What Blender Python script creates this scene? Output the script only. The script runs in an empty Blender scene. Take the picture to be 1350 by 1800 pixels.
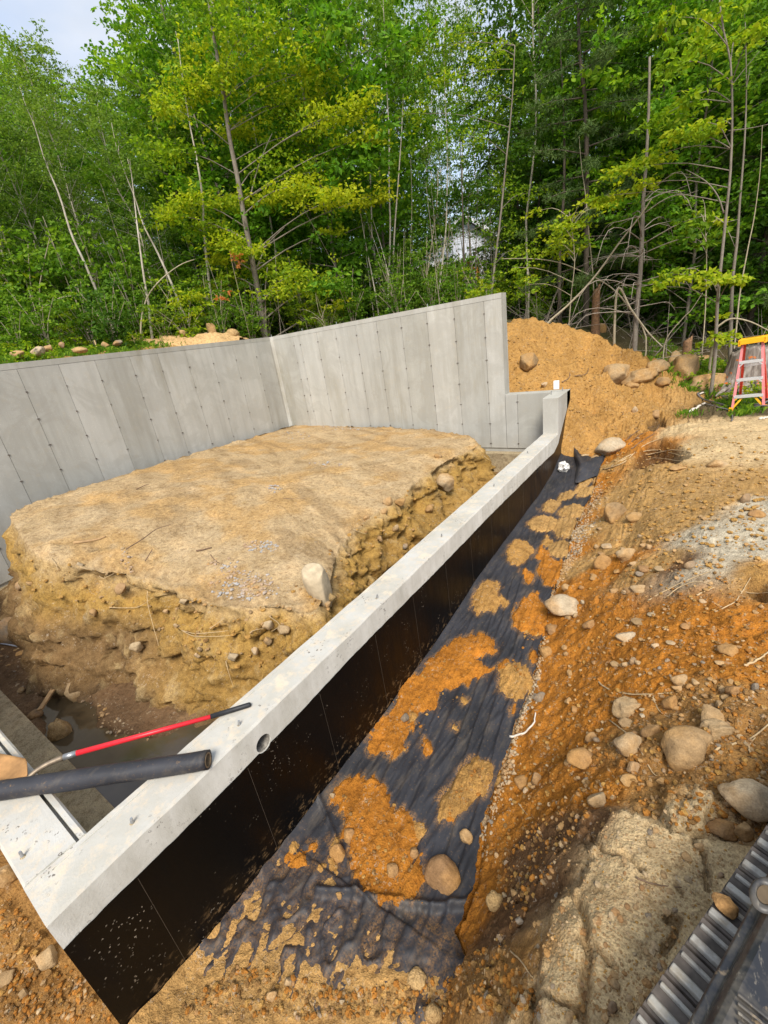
import bpy, bmesh, math, random
import numpy as np
from mathutils import Vector, Matrix
from math import sin, cos, pi, radians
rnd = random.Random(7)
rng = np.random.default_rng(7)
S = bpy.context.scene
COL = S.collection

# ------------------------------------------------------------------ camera
F0, YAW, PITCH, ROLL = 762.6, -0.6534, 0.3768, -0.1546
CAM = np.array([1.8764, 0.1018, 1.9124])
_f = np.array([sin(YAW)*cos(PITCH), cos(YAW)*cos(PITCH), -sin(PITCH)])
_r = np.array([cos(YAW), -sin(YAW), 0.0]); _u = np.cross(_r, _f)
_R, _U = cos(ROLL)*_r + sin(ROLL)*_u, -sin(ROLL)*_r + cos(ROLL)*_u
cd = bpy.data.cameras.new('camera'); cam = bpy.data.objects.new('camera', cd); COL.objects.link(cam)
cd.sensor_fit = 'HORIZONTAL'; cd.sensor_width = 36.0; cd.lens = F0/1350*36; cd.clip_start = .02; cd.clip_end = 1000
M = Matrix.Identity(4)
for i in range(3):
    M[i][0], M[i][1], M[i][2], M[i][3] = _R[i], _U[i], -_f[i], CAM[i]
cam.matrix_world = M
S.camera = cam

# ------------------------------------------------------------------ sky, sun, exposure
SUN_EL, SUN_AZ = radians(50), radians(146)      # azimuth measured clockwise from +Y: behind the camera and a little right
w = bpy.data.worlds.new('World'); S.world = w; w.use_nodes = True
nt = w.node_tree; nt.nodes.clear()
def N(t, typ, **kw):
    n = t.nodes.new(typ)
    for k, v in kw.items():
        if k.startswith('i_'): n.inputs[k[2:].replace('_', ' ')].default_value = v
        else: setattr(n, k, v)
    return n
sky = N(nt, 'ShaderNodeTexSky', sky_type='NISHITA', sun_disc=False, sun_elevation=SUN_EL, sun_rotation=SUN_AZ)
tc = N(nt, 'ShaderNodeTexCoord')
mp = N(nt, 'ShaderNodeMapping'); mp.inputs['Scale'].default_value = (1, 1, 2.2)
nz = N(nt, 'ShaderNodeTexNoise'); nz.inputs['Scale'].default_value = 2.6; nz.inputs['Detail'].default_value = 7; nz.inputs['Roughness'].default_value = .55
cr = N(nt, 'ShaderNodeValToRGB'); cr.color_ramp.elements[0].position = .36; cr.color_ramp.elements[1].position = .62
cr.color_ramp.elements[0].color = (.55, .55, .55, 1); cr.color_ramp.elements[1].color = (1, 1, 1, 1)
cr2 = N(nt, 'ShaderNodeValToRGB'); cr2.color_ramp.elements[0].position = .3; cr2.color_ramp.elements[1].position = .7
cr2.color_ramp.elements[0].color = (1.85, 2.1, 2.5, 1); cr2.color_ramp.elements[1].color = (2.6, 2.7, 2.92, 1)
nz2 = N(nt, 'ShaderNodeTexNoise'); nz2.inputs['Scale'].default_value = 4.2; nz2.inputs['Detail'].default_value = 6
mx = N(nt, 'ShaderNodeMix', data_type='RGBA')
bg = N(nt, 'ShaderNodeBackground'); bg.inputs['Strength'].default_value = .10
wo = N(nt, 'ShaderNodeOutputWorld')
L = nt.links.new
L(tc.outputs['Generated'], mp.inputs['Vector']); L(mp.outputs[0], nz.inputs['Vector']); L(mp.outputs[0], nz2.inputs['Vector'])
L(nz.outputs['Fac'], cr.inputs[0]); L(nz2.outputs['Fac'], cr2.inputs[0])
L(cr.outputs[0], mx.inputs['Factor']); L(sky.outputs[0], mx.inputs['A']); L(cr2.outputs[0], mx.inputs['B'])
L(mx.outputs['Result'], bg.inputs['Color']); L(bg.outputs[0], wo.inputs['Surface'])
sd = bpy.data.lights.new('sun', 'SUN'); sd.energy = 1.5; sd.angle = radians(22); sd.color = (1, .95, .86)
so = bpy.data.objects.new('sun', sd); COL.objects.link(so)
sdir = Vector((sin(SUN_AZ)*cos(SUN_EL), cos(SUN_AZ)*cos(SUN_EL), sin(SUN_EL)))
so.rotation_euler = sdir.to_track_quat('Z', 'Y').to_euler()
S.view_settings.view_transform = 'Standard'; S.view_settings.look = 'None'
S.view_settings.exposure = 1.82; S.view_settings.gamma = 1; S.view_settings.use_curve_mapping = False
S.render.engine = 'CYCLES'
S.cycles.max_bounces = 6; S.cycles.diffuse_bounces = 3; S.cycles.glossy_bounces = 2; S.cycles.transmission_bounces = 3
S.cycles.transparent_max_bounces = 4; S.cycles.use_denoising = True

# ------------------------------------------------------------------ measuring helpers: photo pixel -> point in the place
def ray(px, py): return _f + (px-675)/F0*_R - (py-900)/F0*_U
def U(px, py, z):
    d = ray(px, py); t = (z-CAM[2])/d[2]; return CAM + t*d
def UY(px, py, y):
    d = ray(px, py); t = (y-CAM[1])/d[1]; return CAM + t*d
def UX(px, py, x):
    d = ray(px, py); t = (x-CAM[0])/d[0]; return CAM + t*d
def UD(px, py, dist):
    d = ray(px, py); return CAM + d*dist/math.hypot(d[0], d[1])
def proj(X):
    d = np.asarray(X, float)-CAM; z = d@_f
    return 675+F0*(d@_R)/z, 900-F0*(d@_U)/z

# ------------------------------------------------------------------ noise
def _h(ix, iy, iz, s):
    n = (ix.astype(np.int64)*374761393 + iy.astype(np.int64)*668265263 + iz.astype(np.int64)*2147483647 + s*974634777) & 0xffffffff
    n = ((n ^ (n >> 13))*1274126177) & 0xffffffff
    n = ((n ^ (n >> 16))*2246822519) & 0xffffffff
    return ((n ^ (n >> 15)) & 0xffffff)/float(0xffffff)*2-1
def vn(x, y, z=None, s=0):
    x = np.asarray(x, float); y = np.asarray(y, float); z = np.zeros_like(x) if z is None else np.asarray(z, float)
    ix, iy, iz = np.floor(x), np.floor(y), np.floor(z); fx, fy, fz = x-ix, y-iy, z-iz
    fx, fy, fz = [t*t*t*(t*(t*6-15)+10) for t in (fx, fy, fz)]
    r = 0
    for a in (0, 1):
        for b in (0, 1):
            for c in (0, 1):
                r = r + _h(ix+a, iy+b, iz+c, s)*(fx if a else 1-fx)*(fy if b else 1-fy)*(fz if c else 1-fz)
    return r
def fbm(x, y, z=None, f=1., o=4, g=.5, s=0):
    r, a, t = 0, 1., 0
    for k in range(o):
        r = r + a*vn(x*f+k*3.7, y*f-k*1.3, None if z is None else z*f+k*5.1, s+k); t += a; a *= g; f *= 2.03
    return r/t
def sstep(a, b, x):
    t = np.clip((x-a)/(b-a), 0, 1); return t*t*(3-2*t)
def seg_dist(x, y, P):
    d = np.full(np.shape(x), 1e9)
    for a, b in zip(P[:-1], P[1:]):
        ab = np.array(b)-np.array(a); l2 = ab@ab+1e-12
        t = np.clip(((x-a[0])*ab[0]+(y-a[1])*ab[1])/l2, 0, 1)
        d = np.minimum(d, np.hypot(x-a[0]-t*ab[0], y-a[1]-t*ab[1]))
    return d
def inpoly(x, y, P):
    c = np.zeros(np.shape(x), bool); n = len(P)
    for i in range(n):
        x1, y1 = P[i][:2]; x2, y2 = P[(i+1) % n][:2]
        if y1 == y2: continue
        m = ((y1 > y) != (y2 > y)) & (x < (x2-x1)*(y-y1)/(y2-y1)+x1); c ^= m
    return c
def sdist(x, y, P):
    d = seg_dist(x, y, list(P)+[P[0]]); return np.where(inpoly(x, y, P), d, -d)

# ------------------------------------------------------------------ mesh helpers
def mesh_np(name, V, Fc, mat=None, smooth=False, col=None, mids=None):
    V = np.asarray(V, np.float32).reshape(-1, 3)
    me = bpy.data.meshes.new(name)
    if isinstance(Fc, np.ndarray):
        k = Fc.shape[1]; nf = len(Fc)
        me.vertices.add(len(V)); me.vertices.foreach_set('co', V.ravel())
        me.loops.add(nf*k); me.loops.foreach_set('vertex_index', Fc.astype(np.int32).ravel())
        me.polygons.add(nf); me.polygons.foreach_set('loop_start', np.arange(nf, dtype=np.int32)*k)
        try: me.polygons.foreach_set('loop_total', np.full(nf, k, np.int32))
        except Exception: pass
        me.update(calc_edges=True)
    else:
        me.from_pydata(V.tolist(), [], Fc); me.update()
    me.polygons.foreach_set('use_smooth', np.full(len(me.polygons), smooth))
    if col is not None:
        c = np.ones((len(V), 4), np.float32); c[:, :3] = col
        a = me.color_attributes.new('Col', 'FLOAT_COLOR', 'POINT'); a.data.foreach_set('color', c.ravel())
    for m in (mat if isinstance(mat, (list, tuple)) else [mat]):
        if m: me.materials.append(m)
    if mids is not None: me.polygons.foreach_set('material_index', np.asarray(mids, np.int32))
    return me
def link(name, me, parent=None, loc=None):
    o = bpy.data.objects.new(name, me); COL.objects.link(o)
    if parent: o.parent = parent
    if loc is not None: o.location = loc
    return o
def tag(o, label=None, cat=None, group=None, kind=None):
    for k, v in (('label', label), ('category', cat), ('group', group), ('kind', kind)):
        if v: o[k] = v
    return o
def empty(name, loc=(0, 0, 0), **kw):
    o = bpy.data.objects.new(name, None); COL.objects.link(o); o.location = loc; return tag(o, **kw)
def child(name, me, parent):
    """me is in world coordinates; keep it there under a parent that only has a location"""
    o = link(name, me, parent); o.matrix_parent_inverse = Matrix.Translation(parent.location).inverted(); return o
def box(x0, x1, y0, y1, z0, z1):
    V = [(x, y, z) for z in (z0, z1) for y in (y0, y1) for x in (x0, x1)]
    return V, [(0, 2, 3, 1), (4, 5, 7, 6), (0, 1, 5, 4), (2, 6, 7, 3), (0, 4, 6, 2), (1, 3, 7, 5)]
class MB:
    def __init__(s): s.V = []; s.F = []
    def add(s, V, Fc):
        n = len(s.V); s.V += [tuple(v) for v in V]; s.F += [tuple(i+n for i in f) for f in Fc]; return s
    def box(s, *a): return s.add(*box(*a))
    def obox(s, c, ax, ay, az):
        c, ax, ay, az = map(np.array, (c, ax, ay, az))
        V = [c+i*ax+j*ay+k*az for k in (-1, 1) for j in (-1, 1) for i in (-1, 1)]
        return s.add(V, box(0, 1, 0, 1, 0, 1)[1])
    def bar(s, a, b, wd, th, up=(0, 0, 1)):
        a, b, up = np.array(a, float), np.array(b, float), np.array(up, float)
        d = b-a; l = np.linalg.norm(d); d /= l; x = np.cross(d, up); x /= np.linalg.norm(x); y = np.cross(x, d)
        return s.obox((a+b)/2, x*wd/2, y*th/2, d*l/2)
    def tube(s, P, R, n=7, cap=True):
        P = [np.array(p, float) for p in P]
        if np.isscalar(R): R = [R]*len(P)
        prev = None; base = len(s.V)
        for i, p in enumerate(P):
            d = P[min(i+1, len(P)-1)]-P[max(i-1, 0)]; d /= (np.linalg.norm(d)+1e-9)
            if prev is None: x = np.cross(d, (0, 0, 1) if abs(d[2]) < .9 else (1, 0, 0))
            else: x = prev-d*(prev@d)
            x /= (np.linalg.norm(x)+1e-9); y = np.cross(d, x); prev = x
            for k in range(n):
                t = 2*pi*k/n; s.V.append(tuple(p+R[i]*(cos(t)*x+sin(t)*y)))
        for i in range(len(P)-1):
            for k in range(n):
                a = base+i*n+k; b = base+i*n+(k+1) % n; s.F.append((a, b, b+n, a+n))
        if cap:
            s.F.append(tuple(base+k for k in reversed(range(n)))); s.F.append(tuple(base+(len(P)-1)*n+k for k in range(n)))
        return s
    def me(s, name, mat, smooth=False): return mesh_np(name, s.V, s.F, mat, smooth)
def bevel(me, wd, seg=2):
    bm = bmesh.new(); bm.from_mesh(me)
    bmesh.ops.remove_doubles(bm, verts=bm.verts, dist=1e-5)
    es = [e for e in bm.edges if len(e.link_faces) == 2 and e.calc_face_angle(0) > .6]
    bmesh.ops.bevel(bm, geom=es, offset=wd, segments=seg, affect='EDGES', profile=.5)
    bm.to_mesh(me); bm.free(); return me
def spline(P, n):
    P = np.array(P, float); m = len(P); out = []
    ts = np.linspace(0, m-1, n)
    for t in ts:
        i = min(int(t), m-2); u = t-i
        p0, p1, p2, p3 = P[max(i-1, 0)], P[i], P[i+1], P[min(i+2, m-1)]
        out.append(.5*((2*p1)+(-p0+p2)*u+(2*p0-5*p1+4*p2-p3)*u*u+(-p0+3*p1-3*p2+p3)*u**3))
    return np.array(out)

# ------------------------------------------------------------------ materials
class NT:
    def __init__(s, name):
        s.m = bpy.data.materials.new(name); s.m.use_nodes = True; s.t = s.m.node_tree
        s.b = s.t.nodes['Principled BSDF']; s.o = s.t.nodes['Material Output']
        s.g = None
    def n(s, typ, **kw): return N(s.t, typ, **kw)
    def l(s, a, b): s.t.links.new(a, b)
    def pos(s):
        if not s.g: s.g = s.n('ShaderNodeNewGeometry')
        return s.g.outputs['Position']
    def noise(s, sc, det=4, rough=.55, vec=None, stretch=None, dist=0):
        v = vec or s.pos()
        if stretch:
            mp = s.n('ShaderNodeMapping'); mp.inputs['Scale'].default_value = stretch; s.l(v, mp.inputs[0]); v = mp.outputs[0]
        n = s.n('ShaderNodeTexNoise'); n.inputs['Scale'].default_value = sc; n.inputs['Detail'].default_value = det
        n.inputs['Roughness'].default_value = rough; n.inputs['Distortion'].default_value = dist; s.l(v, n.inputs['Vector']); return n.outputs['Fac']
    def voro(s, sc, feat='F1', vec=None):
        n = s.n('ShaderNodeTexVoronoi', feature=feat); n.inputs['Scale'].default_value = sc; s.l(vec or s.pos(), n.inputs['Vector']); return n
    def ramp(s, x, pts):
        r = s.n('ShaderNodeValToRGB'); e = r.color_ramp.elements
        while len(e) < len(pts): e.new(.5)
        for el, (p, c) in zip(e, pts):
            el.position = p; el.color = (*c, 1) if len(c) == 3 else c
        s.l(x, r.inputs[0]); return r.outputs[0]
    def gr(s, x, a, b): return s.ramp(x, [(a, (0, 0, 0)), (b, (1, 1, 1))])
    def mix(s, f, a, b, mode='MIX'):
        m = s.n('ShaderNodeMix', data_type='RGBA', blend_type=mode)
        for i, v in (('Factor', f), ('A', a), ('B', b)):
            if isinstance(v, (int, float)): m.inputs[i].default_value = v
            elif isinstance(v, tuple): m.inputs[i].default_value = (*v, 1) if len(v) == 3 else v
            else: s.l(v, m.inputs[i])
        return m.outputs['Result']
    def math(s, op, a, b=0.):
        m = s.n('ShaderNodeMath', operation=op)
        for i, v in ((0, a), (1, b)):
            if isinstance(v, (int, float)): m.inputs[i].default_value = v
            else: s.l(v, m.inputs[i])
        return m.outputs[0]
    def bump(s, h, st, dist, prev=None):
        b = s.n('ShaderNodeBump'); b.inputs['Strength'].default_value = st; b.inputs['Distance'].default_value = dist
        s.l(h, b.inputs['Height'])
        if prev: s.l(prev, b.inputs['Normal'])
        return b.outputs[0]
    def fin(s, col, rough=.9, normal=None, spec=.3, metal=0.):
        for i, v in (('Base Color', col), ('Roughness', rough), ('Metallic', metal), ('Specular IOR Level', spec)):
            if isinstance(v, (int, float)): s.b.inputs[i].default_value = v
            elif isinstance(v, tuple): s.b.inputs[i].default_value = (*v, 1)
            else: s.l(v, s.b.inputs[i])
        if normal: s.l(normal, s.b.inputs['Normal'])
        return s.m
def m_dirt(name, col=None, fine=1., wet=.95):
    s = NT(name)
    if col is None:
        a = s.n('ShaderNodeAttribute'); a.attribute_name = 'Col'; c = a.outputs['Color']
    else: c = s.mix(0, (*col,), (0, 0, 0))
    n1 = s.noise(3.3, 6, .65); n2 = s.noise(22, 5, .65); n3 = s.noise(120, 3, .6)
    c = s.mix(1, c, s.ramp(n1, [(.25, (.74, .70, .64)), (.5, (1, 1, 1)), (.78, (1.28, 1.22, 1.15))]), 'MULTIPLY')
    c = s.mix(1, c, s.ramp(n2, [(.28, (.58, .53, .47)), (.5, (.98, .98, .98)), (.75, (1.22, 1.22, 1.18))]), 'MULTIPLY')
    c = s.mix(1, c, s.ramp(n3, [(.3, (.62, .6, .57)), (.55, (1.03, 1.02, 1)), (.75, (1.32, 1.3, 1.26))]), 'MULTIPLY')
    v = s.voro(70); pm = s.math('MULTIPLY', s.gr(v.outputs['Distance'], .42, .30), s.gr(s.noise(7, 3), .46, .6))
    sc = s.n('ShaderNodeSeparateColor'); s.l(v.outputs['Color'], sc.inputs[0])
    pm = s.math('MULTIPLY', pm, s.gr(sc.outputs[0], .86, .88))
    c = s.mix(s.math('MULTIPLY', pm, .5), c, s.ramp(sc.outputs[1], [(0, (.46, .34, .20)), (.6, (.38, .28, .18)), (1, (.50, .42, .32))]))
    b = s.bump(n1, .5, .05); b = s.bump(n2, .8, .025*fine, b); b = s.bump(n3, .8, .007*fine, b); b = s.bump(pm, .5, .006, b)
    return s.fin(c, wet, b, .15)
def m_rock(name, cols, moss=0):
    s = NT(name); tcn = s.n('ShaderNodeTexCoord'); oi = s.n('ShaderNodeObjectInfo')
    n1 = s.noise(3, 6, .6); n2 = s.noise(30, 5, .65); n3 = s.noise(150, 3)
    a = s.ramp(oi.outputs['Random'], [(i/(len(cols)-1), c) for i, c in enumerate(cols)])
    a = s.mix(1, a, s.ramp(n1, [(.3, (.7, .66, .6)), (.7, (1.2, 1.18, 1.15))]), 'MULTIPLY')
    a = s.mix(s.math('MULTIPLY', s.gr(n1, .42, .58), .7), a, (.36, .19, .055))
    a = s.mix(1, a, s.ramp(n2, [(.3, (.75, .73, .7)), (.7, (1.15, 1.15, 1.15))]), 'MULTIPLY')
    a = s.mix(1, a, s.ramp(n3, [(.3, (.8, .8, .8)), (.7, (1.15, 1.15, 1.15))]), 'MULTIPLY')
    b = s.bump(n2, .5, .02); b = s.bump(n3, .5, .004, b)
    return s.fin(a, .85, b, .25)
def m_concrete(name, base, warm=.4, streak=True):
    s = NT(name)
    n1 = s.noise(.9, 7, .6); n2 = s.noise(9, 6, .65); n3 = s.noise(90, 3)
    c = s.mix(s.gr(n1, .3, .7), tuple(x*.86 for x in base), tuple(x*1.12 for x in base))
    if streak:
        st = s.noise(6, 5, .6, stretch=(1, 1, .07)); c = s.mix(1, c, s.ramp(st, [(.3, (.74, .73, .70)), (.5, (.97, .97, .96)), (.72, (1.12, 1.12, 1.12))]), 'MULTIPLY')
        # long damp stains down the wall: brown/green and dark
        d = s.math('MULTIPLY', s.gr(s.noise(.55, 4, .6, stretch=(1.4, 1.4, .5)), .52, .66), s.gr(s.noise(5, 5, .7, stretch=(1, 1, .12)), .42, .62))
        c = s.mix(s.math('MULTIPLY', d, .9), c, tuple(x*y for x, y in zip(base, (.55, .51, .40))))
        c = s.mix(s.math('MULTIPLY', s.gr(s.noise(1.5, 6, .62, dist=1.2), .48, .58), .5), c, tuple(x*y for x, y in zip(base, (.68, .66, .62))))
        c = s.mix(s.math('MULTIPLY', s.gr(s.noise(3.5, 5, .7), .56, .64), .3), c, tuple(x*y for x, y in zip(base, (1.12, 1.12, 1.1))))
    c = s.mix(s.math('MULTIPLY', s.gr(n2, .55, .72), warm), c, tuple(x*y for x, y in zip(base, (1.0, .86, .66))))
    c = s.mix(s.gr(n3, .64, .74), c, tuple(x*.62 for x in base))
    v = s.voro(38); hole = s.gr(v.outputs['Distance'], .1, .06)
    c = s.mix(s.math('MULTIPLY', hole, .6), c, tuple(x*.4 for x in base))
    oi = s.n('ShaderNodeObjectInfo'); c = s.mix(1, c, s.ramp(oi.outputs['Random'], [(0, (.90, .895, .87)), (.5, (1, 1, 1)), (1, (1.09, 1.085, 1.075))]), 'MULTIPLY')
    b = s.bump(n2, .25, .01); b = s.bump(n3, .3, .003, b)
    return s.fin(c, .85, b, .3)
def m_plain(name, col, rough=.6, metal=0., var=.25, sc=30, bumpd=.002, spec=.4):
    s = NT(name); n = s.noise(sc, 5, .6)
    c = s.ramp(n, [(.3, tuple(max(x*(1-var), 0) for x in col)), (.7, tuple(x*(1+var) for x in col))])
    return s.fin(c, rough, s.bump(n, .4, bumpd), spec, metal)
def m_leaf(name, dark, mid, light, trans=.35):
    s = NT(name); a = s.n('ShaderNodeAttribute'); a.attribute_name = 'Col'
    se = s.n('ShaderNodeSeparateColor'); s.l(a.outputs['Color'], se.inputs[0])
    oi = s.n('ShaderNodeObjectInfo')
    v = s.math('ADD', se.outputs[0], s.math('MULTIPLY', s.math('SUBTRACT', oi.outputs['Random'], .5), .25))
    c = s.ramp(v, [(0, dark), (.5, mid), (1, light)])
    s.fin(c, .6, None, .15)
    tr = s.n('ShaderNodeBsdfTranslucent'); s.l(s.mix(1, c, (1.25, 1.35, .6), 'MULTIPLY'), tr.inputs[0])
    ms = s.n('ShaderNodeMixShader'); ms.inputs[0].default_value = trans
    s.l(s.b.outputs[0], ms.inputs[1]); s.l(tr.outputs[0], ms.inputs[2]); s.l(ms.outputs[0], s.o.inputs['Surface'])
    return s.m
DIRT = m_dirt('dirt')
ROCK_TAN = m_rock('tan_stone', [(.42, .29, .155), (.34, .23, .12), (.46, .34, .20)])
ROCK_PALE = m_rock('pale_stone', [(.50, .39, .25), (.42, .32, .20), (.54, .46, .34)])
ROCK_RUST = m_rock('rusty_stone', [(.38, .22, .10), (.30, .18, .09), (.44, .29, .15)])
ROCK_GREY = m_rock('grey_stone', [(.27, .23, .18), (.22, .18, .14), (.34, .30, .25)])
CONC = m_concrete('concrete', (.67, .65, .59))
CONC_TOP = m_concrete('trowelled_concrete', (.66, .64, .59), .7, False)
CONC_FOOT = m_dirt('muddy_concrete', (.36, .29, .185), .6)
LINE = m_plain('form_line', (.20, .18, .16), .9)
RUSTY = m_plain('steel_tie', (.16, .13, .11), .7, .3)
STEEL = m_plain('zinc_steel', (.42, .42, .42), .45, .8)

# ================================================================== FOUNDATION WALLS
WT = .254; YE, YB, HS, HT, XS, XC, LANG = 7.709, 8.285, .598, 2.353, -1.11, -7.085, .1442
LD = np.array([sin(LANG), -cos(LANG), 0]); LN = np.array([cos(LANG), sin(LANG), 0]); CC = np.array([XC, YB, 0])

def tie_mesh(spots, right, out):
    m = MB()
    for p in spots:
        p = np.array(p); w_ = .011+rnd.random()*.012
        m.obox(p+out*.004, right*w_, out*.005, np.array((0, 0, .0045)))
        if rnd.random() < .7: m.obox(p+out*.007-right*rnd.uniform(-.01, .01), right*.005, out*.006, np.array((0, 0, .009)))
    return m
def wall_face(root, org, right, out, s_list, z0, z1, zt_ties, band=True):
    """panels between the form seams on a wall face; org = point at s=0, z=0 on the face"""
    top = z1-.09 if band else z1-.004
    for a, b in zip(s_list[:-1], s_list[1:]):
        c = org+right*(a+b)/2-out*.010+np.array((0, 0, (z0+top)/2))
        tw = rnd.uniform(-.0012, .0012)
        m = MB().obox(c+out*tw, right*((b-a)/2-.0032), out*.010, np.array((0, 0, (top-z0)/2)))
        child('panel', m.me('panel', CONC), root)
    if band:
        a, b = s_list[0], s_list[-1]
        c = org+right*(a+b)/2-out*.0085+np.array((0, 0, z1-.043))
        child('top_band', MB().obox(c, right*(b-a)/2, out*.010, np.array((0, 0, .0425))).me('top_band', CONC), root)
    sp = []
    for s_ in s_list[1:-1]:
        for z in np.arange(z0+.09, z1-.1, .4): sp.append(org+right*s_+np.array((0, 0, z)))
    o = child('form_tie', tie_mesh(sp, right, out).me('form_tie', RUSTY), root); o['kind'] = 'stuff'

# --- back wall
back = empty('foundation_wall', (-4, YB+.13, -1), label='tall grey concrete wall straight behind the mound, stepping down at one end', cat='wall')
child('core', MB().box(XC-.27, XS, YB+.02, YB+WT, -1.3, HT).box(XS, 0, YB+.02, YB+WT, -1.3, HS).me('core', CONC), back)
sx = [float(UY(450+a/2.7, 500+b/2.7, YB)[0]) for a, b in [(175, 260), (205, 255), (290, 250), (378, 240), (475, 225), (575, 215), (690, 200), (808, 135), (938, 120), (1080, 80)]]
X_, Yout = np.array((1., 0, 0)), np.array((0, -1., 0))
wall_face(back, np.array((0, YB, 0)), X_, Yout, [XC+.02]+sx+[XS], -.43, HT, 0)
sx2 = [XS+.003, float(UY(450+1240/2.7, 700, YB)[0]), -WT]
wall_face(back, np.array((0, YB, 0)), X_, Yout, sx2, -.43, HS, 0, False)
child('footing', bevel(MB().box(XC-.1, -WT-.003, YB-.16, YB+.0, -1.3, -.5).me('footing', CONC_FOOT), .01), back)
# --- left wall
lw = empty('foundation_wall', tuple(CC+LD*4+np.array((0, 0, -1))), label='long grey concrete wall running off to the side from the inner corner', cat='wall')
def US(px, py):
    d = ray(px, py); t = ((CC-CAM)@LN)/(d@LN); return float((CAM+t*d-CC)@LD)
child('core', MB().obox(CC+LD*4.2-LN*(WT/2+.01)+np.array((0, 0, (HT-1.3)/2)), LD*4.2, LN*(WT/2-.01), np.array((0, 0, (HT+1.3)/2))).me('core', CONC), lw)
sl = sorted(US(a/2.7, 560+b/2.7) for a, b in [(0, 560), (90, 265), (285, 240), (455, 215), (610, 170), (750, 180), (870, 130), (990, 130), (1100, 115), (1200, 110)])
sl = [s_ for s_ in sl if s_ > .1]
while sl[-1] < 7.8: sl.append(sl[-1]+.61)
wall_face(lw, CC.copy(), LD, LN, [.02]+sl, -.55, HT, 0)
child('footing', MB().obox(CC+LD*4.2+LN*.07+np.array((0, 0, -.95)), LD*4.0, LN*.09, np.array((0, 0, .35))).me('footing', CONC_FOOT), lw)
for sgn in (-1, 1):      # corner fillet
    pass
child('corner_fillet', MB().add([(XC-.01, YB-.075, -.5), (XC+.075, YB-.004, -.5), (XC-.01, YB-.004, -.5), (XC-.01, YB-.075, HT-.004), (XC+.075, YB-.004, HT-.004), (XC-.01, YB-.004, HT-.004)],
      [(0, 1, 4, 3), (1, 2, 5, 4), (2, 0, 3, 5), (0, 2, 1), (3, 4, 5)]).me('corner_fillet', CONC), lw)

# --- near wall (low), its cross wall at the near corner
def sweep_wall(name, L0, L1, place, mat, zb=-1.35, groove=True, step=.06, seed=1):
    ts = np.arange(L0, L1+step/2, step); ts[-1] = L1
    prof = [(-WT, zb), (-WT, -.012), (-WT+.010, -.001)]
    if seed == 5: prof += [(-.222, 0), (-.220, -.05), (-.209, -.05), (-.207, 0)]
    elif groove: prof += [(-.2155, 0), (-.2135, -.007), (-.2105, -.007), (-.2085, 0)]
    prof += [(-.13, .0005), (-.011, 0), (0, -.013), (0, zb)]
    V = []; n = len(prof)
    for i, t in enumerate(ts):
        e = 0 if i in (0, len(ts)-1) else 1
        for j, (x, z) in enumerate(prof):
            dx = dz = 0
            if z > zb+.1:
                dz = .0035*float(vn(np.array([t*3.]), np.array([j*.2+seed]))[0])+.002*float(vn(np.array([t*14.]), np.array([j*.9+seed]))[0])
                dx = .003*float(vn(np.array([t*5.]), np.array([j*.7+seed+9.]))[0]) if (abs(x) < .02 or x < -.24) else 0
                if x == 0 or x == -WT: dx *= .6
            V.append(place(t, x+dx*e, z+dz*e))
    Fc = []
    for i in range(len(ts)-1):
        for j in range(n):
            a, b = i*n+j, i*n+(j+1) % n; Fc.append((a, b, b+n, a+n))
    Fc.append(tuple(reversed(range(n)))); Fc.append(tuple((len(ts)-1)*n+k for k in range(n)))
    return mesh_np(name, V, Fc, mat)
def m_wallbody():
    s = NT('wall_concrete'); g = s.pos(); sp = s.n('ShaderNodeSeparateXYZ'); s.l(s.g.outputs['True Normal'], sp.inputs[0])
    n1 = s.noise(2.2, 7, .65); n2 = s.noise(14, 6, .7); n3 = s.noise(110, 3)
    side = s.mix(s.gr(n1, .3, .7), (.50, .48, .42), (.64, .62, .56))
    side = s.mix(1, side, s.ramp(s.noise(9, 5, .65, stretch=(1, 1, .35)), [(.3, (.84, .83, .8)), (.6, (1.05, 1.05, 1.05))]), 'MULTIPLY')
    top = s.mix(s.gr(n1, .35, .65), (.39, .365, .31), (.47, .455, .42))
    top = s.mix(s.math('MULTIPLY', s.gr(n2, .50, .68), .6), top, (.58, .46, .32))
    top = s.mix(s.math('MULTIPLY', s.gr(s.noise(5, 5, .7), .54, .64), .55), top, (.62, .52, .38))
    v = s.voro(90); c = s.mix(s.gr(sp.outputs[2], .4, .7), side, top)
    sc = s.n('ShaderNodeSeparateColor'); s.l(v.outputs['Color'], sc.inputs[0])
    hole = s.math('MULTIPLY', s.gr(v.outputs['Distance'], .34, .2), s.gr(sc.outputs[0], .93, .95))
    hole = s.math('MULTIPLY', hole, s.gr(s.noise(4, 3), .52, .64))
    c = s.mix(hole, c, (.15, .13, .11)); c = s.mix(s.gr(n3, .66, .78), c, (.30, .27, .22))
    b = s.bump(n2, .3, .008); b = s.bump(n3, .35, .003, b); b = s.bump(hole, -.6, .004, b)
    return s.fin(c, .85, b, .3)
WBODY = m_wallbody()
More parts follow.
